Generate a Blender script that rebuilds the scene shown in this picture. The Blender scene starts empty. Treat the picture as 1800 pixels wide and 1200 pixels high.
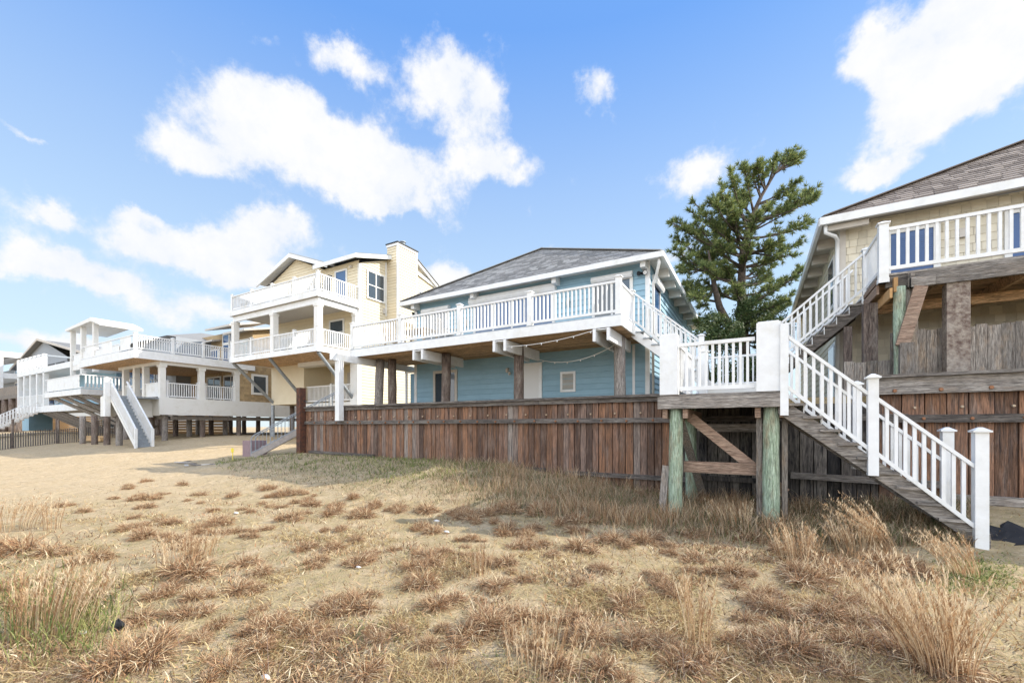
import bpy, math, random
from mathutils import Vector, noise
R=math.radians
rng=random.Random(7)
sc=bpy.context.scene
# ------------------------------------------------------------------ camera
YAW=29.8; H=1.6
cam=bpy.data.objects.new('camera',bpy.data.cameras.new('camera'))
sc.collection.objects.link(cam); sc.camera=cam
cam.location=(0,0,H); cam.rotation_euler=(R(90),0,R(YAW))
cam.data.sensor_width=36; cam.data.lens=15.0; cam.data.shift_y=150/1800
cam.data.clip_start=.05; cam.data.clip_end=3000
CY,SY=math.cos(R(YAW)),math.sin(R(YAW))
def w(px,py,**k):
    """point of the place on a given wall / floor plane (used to read real positions off the survey photo)"""
    u=(px-900)/750; v=(750-py)/750
    dx=-SY+u*CY; dy=CY+u*SY; (a,val),=k.items()
    t={'X':lambda:val/dx,'Y':lambda:val/dy,'Z':lambda:(val-H)/v}[a]()
    return (dx*t,dy*t,v*t+H)
# ------------------------------------------------------------------ light
SUN_AZ=R(56); SUN_EL=R(34.5)      # azimuth from +Y towards +X
sc.view_settings.view_transform='Standard'; sc.view_settings.look='None'
sc.view_settings.gamma=1.0; sc.view_settings.exposure=1.1
sd=Vector((math.sin(SUN_AZ)*math.cos(SUN_EL),math.cos(SUN_AZ)*math.cos(SUN_EL),math.sin(SUN_EL)))
sl=bpy.data.lights.new('sun','SUN'); sl.energy=3.4; sl.angle=R(.5); sl.color=(1,.93,.82)
so=bpy.data.objects.new('sun',sl); sc.collection.objects.link(so)
so.rotation_euler=sd.to_track_quat('Z','Y').to_euler()
wd=bpy.data.worlds.new('World'); sc.world=wd; wd.use_nodes=True
def build_world():
    nt=wd.node_tree; N=nt.nodes; Lk=nt.links
    bg=N['Background']; bg.inputs['Strength'].default_value=.1
    sky=N.new('ShaderNodeTexSky'); sky.sky_type='NISHITA'; sky.sun_disc=False
    sky.sun_elevation=SUN_EL; sky.sun_rotation=SUN_AZ; sky.air_density=1.0; sky.dust_density=.6; sky.ozone_density=1.6
    tc=N.new('ShaderNodeTexCoord')
    def math_(op,a,b=None,c=None):
        n=N.new('ShaderNodeMath'); n.operation=op
        for i,q in enumerate((a,b,c)):
            if q is None: continue
            if isinstance(q,(int,float)): n.inputs[i].default_value=q
            else: Lk.new(q,n.inputs[i])
        return n.outputs[0]
    def vdot(a,v):
        n=N.new('ShaderNodeVectorMath'); n.operation='DOT_PRODUCT'; Lk.new(a,n.inputs[0]); n.inputs[1].default_value=v
        return n.outputs['Value']
    D=tc.outputs['Generated']
    # warp direction a little so that cloud outlines are ragged
    n1=N.new('ShaderNodeTexNoise'); n1.inputs['Scale'].default_value=7; n1.inputs['Detail'].default_value=9; n1.inputs['Roughness'].default_value=.62
    Lk.new(D,n1.inputs['Vector'])
    sub=N.new('ShaderNodeVectorMath'); sub.operation='SUBTRACT'; Lk.new(n1.outputs['Color'],sub.inputs[0]); sub.inputs[1].default_value=(.5,.5,.5)
    sca=N.new('ShaderNodeVectorMath'); sca.operation='SCALE'; Lk.new(sub.outputs[0],sca.inputs[0]); sca.inputs['Scale'].default_value=.13
    add=N.new('ShaderNodeVectorMath'); add.operation='ADD'; Lk.new(D,add.inputs[0]); Lk.new(sca.outputs[0],add.inputs[1])
    W=add.outputs[0]
    F=Vector((-SY,CY,0)); Rt=Vector((CY,SY,0)); U=Vector((0,0,1))
    blobs=[(480,205,165,80,.85),(350,265,120,45,.85),(560,250,180,72,.85),(650,285,130,42,.8),(790,125,85,68,.85),(830,205,80,80,.85),(870,300,70,38,.9),
     (590,90,80,34,.75),(460,70,55,18,.35),(665,352,125,34,1),(640,315,90,40,.8),(1045,168,44,50,.85),(1215,300,65,48,.85),(1650,80,190,110,1.2),
     (1740,50,220,150,1.2),(1650,185,120,45,.9),(1560,120,90,36,.9),(1540,292,95,36,1),(85,380,60,32,1),(248,372,34,18,.55),(380,425,190,42,1),(480,400,100,36,.95),(300,440,90,26,.8),
     (100,465,130,45,1),(170,490,90,32,.9),(400,482,170,32,1),(330,545,150,42,.8),(800,487,85,36,1),(1160,440,80,26,.7),(962,438,30,12,.7),
     (50,232,70,14,.6),(60,600,240,34,.75),(1400,410,70,28,.35),(240,600,200,30,.4),(740,45,20,25,.25),
     (-250,300,200,90,1),(2150,150,250,160,1),(2100,420,250,60,.8)]
    m=None
    for (px,py,a,b,s) in blobs:
        u=(px-900)/750; v=(750-py)/750
        c=(F+Rt*u+U*v); k=1/c.length; c.normalize()
        rt=Vector((F+Rt*u)).normalized(); rt=Vector((rt.y,-rt.x,0)); up=rt.cross(c)
        kh=1/(math.sqrt(1+u*u)); A=a/750*kh*k; B=b/750*k*math.sqrt(k)
        du=vdot(W,rt/A); dv=math_('SUBTRACT',vdot(W,up/B),0.0)
        s2=math_('ADD',math_('MULTIPLY',du,du),math_('MULTIPLY',dv,dv))
        front=math_('GREATER_THAN',vdot(D,c),.3)
        q=math_('MULTIPLY',math_('MULTIPLY',math_('EXPONENT',math_('MULTIPLY',s2,-1.15)),front),s)
        m=q if m is None else math_('ADD',m,q)
    n2=N.new('ShaderNodeTexNoise'); n2.inputs['Scale'].default_value=9; n2.inputs['Detail'].default_value=10; n2.inputs['Roughness'].default_value=.64
    Lk.new(D,n2.inputs['Vector'])
    # added cloud deck, unseen behind the viewpoint, fills the shaded house fronts with light
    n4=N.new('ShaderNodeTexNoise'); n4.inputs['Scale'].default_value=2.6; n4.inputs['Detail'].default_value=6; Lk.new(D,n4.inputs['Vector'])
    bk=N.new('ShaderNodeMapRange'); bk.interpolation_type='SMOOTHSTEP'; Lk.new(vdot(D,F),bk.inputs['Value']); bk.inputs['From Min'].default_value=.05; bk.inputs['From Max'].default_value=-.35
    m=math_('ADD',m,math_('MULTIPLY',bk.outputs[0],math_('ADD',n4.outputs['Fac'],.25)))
    m=math_('ADD',math_('MINIMUM',m,1.0),math_('MULTIPLY',math_('SUBTRACT',n2.outputs['Fac'],.5),2.1))
    ss=N.new('ShaderNodeMapRange'); ss.interpolation_type='SMOOTHSTEP'; Lk.new(m,ss.inputs['Value'])
    ss.inputs['From Min'].default_value=.26; ss.inputs['From Max'].default_value=.88
    # sky colour: Nishita graded towards the deep, clear blue of the place
    tint=N.new('ShaderNodeVectorMath'); tint.operation='MULTIPLY'; Lk.new(sky.outputs[0],tint.inputs[0]); tint.inputs[1].default_value=SKYT
    z=N.new('ShaderNodeSeparateXYZ'); Lk.new(D,z.inputs[0])
    hz=N.new('ShaderNodeMapRange'); Lk.new(z.outputs['Z'],hz.inputs['Value'])
    hz.inputs['From Min'].default_value=-.05; hz.inputs['From Max'].default_value=.68
    grad=N.new('ShaderNodeValToRGB'); Lk.new(hz.outputs[0],grad.inputs[0])
    e=grad.color_ramp.elements; e[0].color=(4.1,4.55,4.75,1); e[1].color=(.86,2.0,4.6,1)
    x=e.new(.42); x.color=(2.95,3.85,4.75,1); x=e.new(.72); x.color=(1.95,2.95,4.7,1)
    sk=N.new('ShaderNodeMix'); sk.data_type='RGBA'; sk.inputs[0].default_value=SKYM
    Lk.new(tint.outputs[0],sk.inputs[6]); Lk.new(grad.outputs[0],sk.inputs[7])
    shade=N.new('ShaderNodeMapRange'); Lk.new(n2.outputs['Fac'],shade.inputs['Value']); shade.inputs['From Min'].default_value=.3; shade.inputs['From Max'].default_value=.62
    cc=N.new('ShaderNodeMix'); cc.data_type='RGBA'; Lk.new(shade.outputs[0],cc.inputs[0]); cc.inputs[6].default_value=(3.95,4.2,4.6,1); cc.inputs[7].default_value=(4.75,4.75,4.8,1)
    mix=N.new('ShaderNodeMix'); mix.data_type='RGBA'; Lk.new(ss.outputs[0],mix.inputs[0]); Lk.new(sk.outputs[2],mix.inputs[6]); Lk.new(cc.outputs[2],mix.inputs[7])
    bs=N.new('ShaderNodeVectorMath'); bs.operation='SCALE'; Lk.new(mix.outputs[2],bs.inputs[0]); Lk.new(math_('ADD',math_('MULTIPLY',bk.outputs[0],1.6),1.0),bs.inputs['Scale'])  # sky behind the viewpoint brightened as added fill light
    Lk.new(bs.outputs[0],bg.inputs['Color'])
SKYT=(.8,1.0,1.1); SKYM=.85
build_world()

# ------------------------------------------------------------------ materials
MT={}
def mat(name,base,rough=.6,noise_amt=0.0,nscale=8,stretch=(1,1,1),c2=None,c3=None,rnd=0.0,bump=0.0,bscale=40,spec=.3,metal=0,ramp=None,transl=0,objco=True):
    """base <-> c2 by noise, shifted per piece by the 'rnd' attribute; c3 = stains by a coarse noise"""
    m=bpy.data.materials.new(name); m.use_nodes=True; nt=m.node_tree; N=nt.nodes; L=nt.links
    b=N['Principled BSDF']; b.inputs['Roughness'].default_value=rough; b.inputs['Metallic'].default_value=metal
    b.inputs['Specular IOR Level'].default_value=spec
    tc=N.new('ShaderNodeTexCoord'); mp=N.new('ShaderNodeMapping'); L.new(tc.outputs['Object'],mp.inputs[0]); mp.inputs['Scale'].default_value=stretch
    at=N.new('ShaderNodeAttribute'); at.attribute_name='rnd'
    def rgb(c): return (c[0],c[1],c[2],1)
    # piece offset so that grain does not run on from piece to piece
    off=N.new('ShaderNodeVectorMath'); off.operation='SCALE'; L.new(at.outputs['Vector'],off.inputs[0]); off.inputs['Scale'].default_value=37.0
    ad=N.new('ShaderNodeVectorMath'); ad.operation='ADD'; L.new(mp.outputs[0],ad.inputs[0]); L.new(off.outputs[0],ad.inputs[1])
    P=ad.outputs[0]
    col=None
    if ramp:
        rp=N.new('ShaderNodeValToRGB'); L.new(at.outputs['Fac'],rp.inputs[0]); rp.color_ramp.interpolation='LINEAR'
        el=rp.color_ramp.elements
        for i,(t,c) in enumerate(ramp):
            e=el[i] if i<2 else el.new(t)
            e.position=t; e.color=rgb(c)
        col=rp.outputs[0]
    nz=N.new('ShaderNodeTexNoise'); nz.inputs['Scale'].default_value=nscale; nz.inputs['Detail'].default_value=6; nz.inputs['Roughness'].default_value=.65; L.new(P,nz.inputs['Vector'])
    if col is None:
        mx=N.new('ShaderNodeMix'); mx.data_type='RGBA'; mx.inputs[6].default_value=rgb(base); mx.inputs[7].default_value=rgb(c2 or base)
        mr=N.new('ShaderNodeMapRange'); L.new(nz.outputs['Fac'],mr.inputs['Value']); mr.inputs['From Min'].default_value=.35; mr.inputs['From Max'].default_value=.65
        L.new(mr.outputs[0],mx.inputs[0]); col=mx.outputs[2]
    elif c2:
        mx=N.new('ShaderNodeMix'); mx.data_type='RGBA'; L.new(col,mx.inputs[6]); mx.inputs[7].default_value=rgb(c2)
        mr=N.new('ShaderNodeMapRange'); L.new(nz.outputs['Fac'],mr.inputs['Value']); mr.inputs['From Min'].default_value=.46; mr.inputs['From Max'].default_value=.66; mr.inputs['To Max'].default_value=noise_amt
        L.new(mr.outputs[0],mx.inputs[0]); col=mx.outputs[2]
    if c3:
        n3=N.new('ShaderNodeTexNoise'); n3.inputs['Scale'].default_value=1.7; n3.inputs['Detail'].default_value=5; n3.inputs['Roughness'].default_value=.7
        m3=N.new('ShaderNodeMapping'); L.new(tc.outputs['Object'],m3.inputs[0]); m3.inputs['Scale'].default_value=(1+(stretch[0]-1)*.3,1+(stretch[1]-1)*.3,1+(stretch[2]-1)*.5); L.new(m3.outputs[0],n3.inputs['Vector'])
        mr=N.new('ShaderNodeMapRange'); L.new(n3.outputs['Fac'],mr.inputs['Value']); mr.inputs['From Min'].default_value=.5; mr.inputs['From Max'].default_value=.7; mr.inputs['To Max'].default_value=.75
        mx=N.new('ShaderNodeMix'); mx.data_type='RGBA'; L.new(mr.outputs[0],mx.inputs[0]); L.new(col,mx.inputs[6]); mx.inputs[7].default_value=rgb(c3); col=mx.outputs[2]
    if stretch!=(1,1,1) and max(stretch)>3:
        n5=N.new('ShaderNodeTexNoise'); n5.inputs['Scale'].default_value=nscale*2.6; n5.inputs['Detail'].default_value=5; n5.inputs['Roughness'].default_value=.7; n5.inputs['Distortion'].default_value=.6; L.new(P,n5.inputs['Vector'])
        mr=N.new('ShaderNodeMapRange'); L.new(n5.outputs['Fac'],mr.inputs['Value']); mr.inputs['From Min'].default_value=.32; mr.inputs['From Max'].default_value=.62; mr.inputs['To Min'].default_value=.3; mr.inputs['To Max'].default_value=1.38
        h5=N.new('ShaderNodeHueSaturation'); L.new(col,h5.inputs['Color']); L.new(mr.outputs[0],h5.inputs['Value']); col=h5.outputs[0]
    if rnd:
        hs=N.new('ShaderNodeHueSaturation'); L.new(col,hs.inputs['Color'])
        mr=N.new('ShaderNodeMapRange'); L.new(at.outputs['Fac'],mr.inputs['Value']); mr.inputs['To Min'].default_value=1-rnd; mr.inputs['To Max'].default_value=1+rnd
        L.new(mr.outputs[0],hs.inputs['Value']); col=hs.outputs[0]
    L.new(col,b.inputs['Base Color'])
    if bump:
        nb=N.new('ShaderNodeTexNoise'); nb.inputs['Scale'].default_value=bscale; nb.inputs['Detail'].default_value=4; L.new(P,nb.inputs['Vector'])
        bp=N.new('ShaderNodeBump'); bp.inputs['Strength'].default_value=bump; bp.inputs['Distance'].default_value=.02; L.new(nb.outputs['Fac'],bp.inputs['Height']); L.new(bp.outputs[0],b.inputs['Normal'])
    if transl:
        b.inputs['Subsurface Weight'].default_value=0
        tr=N.new('ShaderNodeBsdfTranslucent'); L.new(col,tr.inputs['Color']); ms=N.new('ShaderNodeMixShader'); ms.inputs[0].default_value=transl
        L.new(b.outputs[0],ms.inputs[1]); L.new(tr.outputs[0],ms.inputs[2]); L.new(ms.outputs[0],N['Material Output'].inputs['Surface'])
    MT[name]=m; return m
mat('white',(.74,.745,.74),.42,c2=(.67,.67,.66),nscale=5,c3=(.60,.585,.53))
mat('whitepaint',(.70,.69,.66),.6,c2=(.68,.67,.63),nscale=5,stretch=(2,2,2),c3=(.6,.58,.52))
mat('blue',(.27,.425,.515),.55,c2=(.24,.385,.47),nscale=2.5,rnd=.07)
mat('yellow',(.69,.605,.44),.6,c2=(.65,.565,.40),nscale=2,rnd=.05)
mat('beige',(.60,.545,.425),.7,c2=(.55,.495,.385),nscale=6,rnd=.12)
mat('tan',(.42,.31,.17),.75,c2=(.35,.25,.14),nscale=8,rnd=.22)
mat('roofgrey',(0,0,0),.9,ramp=[(0,(.17,.168,.162)),(1,(.37,.365,.35)),(.5,(.25,.246,.238))],c2=(.12,.12,.12),noise_amt=.25,nscale=30,bump=.5,bscale=120)
mat('roofbrown',(0,0,0),.9,ramp=[(0,(.13,.105,.09)),(1,(.33,.28,.24)),(.5,(.21,.175,.15))],c2=(.12,.1,.09),noise_amt=.25,nscale=30,bump=.5,bscale=120)
mat('greywall',(.30,.32,.34),.7,c2=(.27,.29,.31),nscale=3,rnd=.05)
mat('redwood',(0,0,0),.85,ramp=[(0,(.085,.055,.042)),(1,(.31,.27,.235)),(.25,(.18,.095,.055)),(.6,(.31,.16,.09)),(.84,(.22,.13,.09))],c2=(.065,.048,.042),noise_amt=.9,nscale=3,stretch=(9,9,.5),c3=(.24,.18,.145),bump=.7,bscale=14)
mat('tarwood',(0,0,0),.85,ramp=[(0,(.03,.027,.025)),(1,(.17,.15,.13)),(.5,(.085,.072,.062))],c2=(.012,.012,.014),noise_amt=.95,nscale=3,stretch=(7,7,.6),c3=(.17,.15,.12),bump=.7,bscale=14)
mat('greywoodv',(.30,.27,.235),.85,c2=(.15,.125,.105),nscale=4,stretch=(9,9,.7),c3=(.33,.24,.16),rnd=.3,bump=.7,bscale=14)
mat('greywoodh',(.33,.30,.265),.85,c2=(.14,.12,.105),nscale=4,stretch=(.7,9,9),c3=(.26,.21,.165),rnd=.25,bump=.8,bscale=14)
mat('darkwoodh',(.17,.145,.125),.85,c2=(.06,.052,.047),nscale=4,stretch=(.7,9,9),c3=(.22,.20,.17),rnd=.25,bump=.8,bscale=14)
mat('brownwoodh',(.36,.26,.19),.85,c2=(.22,.14,.10),nscale=4,stretch=(.7,9,9),rnd=.15,bump=.6,bscale=14)
mat('soffit',(.60,.40,.23),.8,c2=(.36,.23,.13),nscale=3,stretch=(.8,6,6),c3=(.22,.15,.09),rnd=.28,bump=.4,bscale=14)
mat('pile',(.22,.17,.14),.9,c2=(.075,.055,.048),nscale=5,stretch=(7,7,.6),c3=(.33,.29,.25),bump=.9,bscale=14)
mat('pilegrey',(.36,.33,.30),.9,c2=(.16,.14,.125),nscale=5,stretch=(7,7,.6),c3=(.22,.17,.15),bump=.9,bscale=14)
mat('greenpile',(.42,.50,.38),.85,c2=(.20,.26,.17),nscale=5,stretch=(7,7,.6),c3=(.25,.17,.10),bump=.8,bscale=14)
mat('stonepost',(.32,.27,.22),.95,c2=(.12,.08,.065),nscale=14,c3=(.38,.34,.29),bump=1,bscale=25)
mat('glass',(.035,.05,.065),.06,spec=.9,c2=(.05,.065,.08),nscale=1)
mat('tealglass',(.03,.26,.30),.08,spec=.8)
mat('blueglass',(.03,.085,.20),.1,spec=.8)
mat('blind',(.02,.075,.21),.35,spec=.6)
mat('black',(.015,.016,.018),.45)
mat('darkwicker',(.03,.04,.05),.7)
mat('galv',(.33,.36,.38),.5,c2=(.24,.26,.28),nscale=9,metal=.4)
mat('door',(.66,.65,.63),.5)
mat('creamdoor',(.58,.50,.36),.6,c2=(.5,.43,.3))
mat('concrete',(.38,.34,.31),.9,c2=(.28,.25,.23),bump=.4)
mat('mauve',(.27,.19,.20),.9,c2=(.22,.16,.165),bump=.3)
mat('ruststeel',(.05,.032,.026),.85,c2=(.14,.055,.03),nscale=9,c3=(.02,.017,.017),bump=.6)
mat('bolt',(.55,.50,.40),.6,c2=(.35,.22,.12),nscale=5)
mat('rustbolt',(.22,.09,.04),.8,c2=(.3,.15,.08))
mat('patiowood',(.55,.38,.20),.7,c2=(.45,.29,.14))
mat('screenwhite',(.52,.48,.42),.8,c2=(.47,.43,.38))
mat('orangewood',(.42,.25,.11),.8,c2=(.33,.19,.08),rnd=.2)
mat('bark',(.15,.115,.09),.95,c2=(.07,.055,.045),nscale=12,bump=1,bscale=30)
mat('needle',(0,0,0),.6,ramp=[(0,(.05,.09,.03)),(1,(.42,.42,.15)),(.5,(.17,.22,.08)),(.85,(.30,.33,.11))],transl=.25)
mat('leaf',(0,0,0),.6,ramp=[(0,(.04,.08,.025)),(1,(.15,.18,.06)),(.5,(.08,.12,.04))],transl=.3)
mat('straw',(0,0,0),.7,ramp=[(0,(.17,.10,.05)),(1,(.66,.54,.30)),(.3,(.34,.22,.10)),(.65,(.50,.38,.18))],transl=.3)
mat('russet',(0,0,0),.7,ramp=[(0,(.06,.035,.02)),(1,(.74,.62,.42)),(.28,(.20,.115,.055)),(.58,(.38,.21,.11)),(.8,(.55,.41,.24))],transl=.1)
mat('tallstraw',(0,0,0),.7,ramp=[(0,(.22,.12,.06)),(1,(.68,.55,.37)),(.5,(.44,.28,.15))],transl=.35)
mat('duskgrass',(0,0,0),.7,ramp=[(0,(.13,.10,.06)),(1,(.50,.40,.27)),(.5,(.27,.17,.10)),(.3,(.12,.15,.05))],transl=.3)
mat('greengrass',(0,0,0),.7,ramp=[(0,(.07,.10,.025)),(1,(.42,.40,.16)),(.5,(.17,.21,.06))],transl=.35)
mat('litter',(.7,.68,.66),.8)
mat('twig',(.16,.11,.085),.9)
mat('tarp',(.02,.02,.022),.8,bump=1,bscale=6)
mat('yellowpaint',(.75,.6,.05),.6)

# ------------------------------------------------------------------ mesh builder
class M:
    def __init__(s): s.v=[];s.f=[];s.r=[]
    def face(s,pts,r=None):
        i=len(s.v); s.v+=[tuple(p) for p in pts]; s.f.append(tuple(range(i,i+len(pts)))); s.r.append(rng.random() if r is None else r); return s
    def hexa(s,c,r=None):
        r=rng.random() if r is None else r; i=len(s.v); s.v+=[tuple(p) for p in c]
        for q in ((0,3,2,1),(4,5,6,7),(0,1,5,4),(1,2,6,5),(2,3,7,6),(3,0,4,7)): s.f.append(tuple(i+k for k in q)); s.r.append(r)
        return s
    def box(s,x0,x1,y0,y1,z0,z1,r=None):
        return s.hexa([(x0,y0,z0),(x1,y0,z0),(x1,y1,z0),(x0,y1,z0),(x0,y0,z1),(x1,y0,z1),(x1,y1,z1),(x0,y1,z1)],r)
    def bar(s,p,q,a,b,up=(0,0,1),r=None,plumb=False):
        """bar from p to q, a wide sideways, b deep along up"""
        p=Vector(p);q=Vector(q);d=(q-p).normalized(); up=Vector(up)
        sd_=d.cross(up)
        if sd_.length<1e-4: sd_=d.cross(Vector((1,0,0)))
        sd_.normalize(); u=up if plumb else sd_.cross(d).normalized()
        c=[]
        for e in (p,q):
            for (i,j) in ((-1,-1),(1,-1),(1,1),(-1,1)): c.append(e+sd_*(a/2*i)+u*(b/2*j))
        return s.hexa(c,r)
    def cyl(s,p,q,r0,r1,n=10,r=None,cap=True):
        p=Vector(p);q=Vector(q);d=(q-p).normalized(); a=d.orthogonal().normalized(); b=d.cross(a)
        r=rng.random() if r is None else r; i=len(s.v)
        for e,rr in ((p,r0),(q,r1)):
            for k in range(n):
                t=2*math.pi*k/n; s.v.append(tuple(e+a*math.cos(t)*rr+b*math.sin(t)*rr))
        for k in range(n):
            s.f.append((i+k,i+(k+1)%n,i+n+(k+1)%n,i+n+k)); s.r.append(r)
        if cap:
            s.f.append(tuple(i+k for k in reversed(range(n)))); s.r.append(r); s.f.append(tuple(i+n+k for k in range(n))); s.r.append(r)
        return s
    def tube(s,pts,rad,n=8,r=None):
        r=rng.random() if r is None else r; P=[Vector(p) for p in pts]; i0=len(s.v); a=None
        for j,p in enumerate(P):
            d=(P[min(j+1,len(P)-1)]-P[max(j-1,0)]).normalized()
            a=d.orthogonal().normalized() if a is None else (a-d*a.dot(d)).normalized()
            b=d.cross(a); rr=rad[j] if isinstance(rad,(list,tuple)) else rad
            for k in range(n):
                t=2*math.pi*k/n; s.v.append(tuple(p+a*math.cos(t)*rr+b*math.sin(t)*rr))
        for j in range(len(P)-1):
            for k in range(n):
                s.f.append((i0+j*n+k,i0+j*n+(k+1)%n,i0+(j+1)*n+(k+1)%n,i0+(j+1)*n+k)); s.r.append(r)
        s.f.append(tuple(i0+k for k in reversed(range(n)))); s.r.append(r)
        e=i0+(len(P)-1)*n; s.f.append(tuple(e+k for k in range(n))); s.r.append(r)
        return s
    def blob(s,c,rx,ry,rz,n=10,m=6,jit=0,r=None):
        r=rng.random() if r is None else r; i=len(s.v)
        for j in range(m+1):
            ph=math.pi*j/m
            for k in range(n):
                t=2*math.pi*k/n; q=1+rng.uniform(-jit,jit)
                s.v.append((c[0]+rx*q*math.sin(ph)*math.cos(t),c[1]+ry*q*math.sin(ph)*math.sin(t),c[2]+rz*q*math.cos(ph)))
        for j in range(m):
            for k in range(n):
                s.f.append((i+j*n+k,i+(j+1)*n+k,i+(j+1)*n+(k+1)%n,i+j*n+(k+1)%n)); s.r.append(r)
        return s
    def lap(s,poly,u,up,n,step=.17,lip=.012,split=None,gap=.009,jit=0):
        """overlapping courses (siding, shingles) filling a convex polygon; u right, up along the surface, n outward"""
        o=Vector(poly[0]); u=Vector(u).normalized(); up=Vector(up).normalized(); n=Vector(n).normalized()
        P=[((Vector(p)-o).dot(u),(Vector(p)-o).dot(up)) for p in poly]
        def span(v):
            xs=[]
            for a,b in zip(P,P[1:]+P[:1]):
                if (a[1]-v)*(b[1]-v)<=0 and abs(a[1]-b[1])>1e-9:
                    t=(v-a[1])/(b[1]-a[1]); xs.append(a[0]+t*(b[0]-a[0]))
            return (min(xs),max(xs)) if len(xs)>=2 else None
        v0=min(p[1] for p in P); v1=max(p[1] for p in P); v=v0; row=0
        while v<v1-1e-4:
            ve=min(v+step,v1); a=span(v+1e-4); b=span(ve-1e-4)
            if a and b:
                pt=lambda x,y,h: o+u*x+up*y+n*h
                if split:
                    x=min(a[0],b[0])-rng.random()*split; X=max(a[1],b[1])
                    while x<X:
                        ww=split*rng.uniform(1-jit,1+jit); x2=x+ww-gap; rr=rng.random(); dz=rng.uniform(0,jit)*step*.12
                        q0=max(x,a[0]);q1=min(x2,a[1]);t0=max(x,b[0]);t1=min(x2,b[1])
                        if q1>q0+.004 or t1>t0+.004:
                            q1=max(q0,q1);t1=max(t0,t1)
                            s.face([pt(q0,v-dz,lip),pt(q1,v-dz,lip),pt(t1,ve,0),pt(t0,ve,0)],rr)
                            s.face([pt(q0,v-dz,-.004),pt(q1,v-dz,-.004),pt(q1,v-dz,lip),pt(q0,v-dz,lip)],rr)
                        x+=ww
                    s.face([pt(a[0],v,-.005),pt(a[1],v,-.005),pt(b[1],ve,-.005),pt(b[0],ve,-.005)],0)
                else:
                    rr=rng.random()
                    s.face([pt(a[0],v,lip),pt(a[1],v,lip),pt(b[1],ve,0),pt(b[0],ve,0)],rr)
                    s.face([pt(a[0],v,-.002),pt(a[1],v,-.002),pt(a[1],v,lip),pt(a[0],v,lip)],rr)
            v=ve; row+=1
        return s
    def build(s,name,mt,parent=None,label=None,smooth=False,loc=None,kind=None,cat=None,group=None):
        me=bpy.data.meshes.new(name); me.from_pydata(s.v,[],s.f)
        at=me.attributes.new('rnd','FLOAT','FACE'); at.data.foreach_set('value',s.r)
        me.materials.append(MT[mt]); 
        if smooth: me.polygons.foreach_set('use_smooth',[True]*len(me.polygons))
        me.update(); o=bpy.data.objects.new(name,me); sc.collection.objects.link(o)
        if parent is not None:
            o.parent=parent
            if parent.type=='EMPTY' and loc is None: o.location=-Vector(parent.location)
        if loc is not None: o.location=loc
        if label: o['label']=label
        if kind: o['kind']=kind
        if cat: o['category']=cat
        if group: o['group']=group
        return o
def thing(name,label,cat,loc=(0,0,0),group=None):
    o=bpy.data.objects.new(name,None); sc.collection.objects.link(o); o.location=loc; o.empty_display_size=.3
    o['label']=label; o['category']=cat
    if group: o['group']=group
    return o
def sstep(a,b,x):
    t=max(0,min(1,(x-a)/(b-a))); return t*t*(3-2*t)

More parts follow.
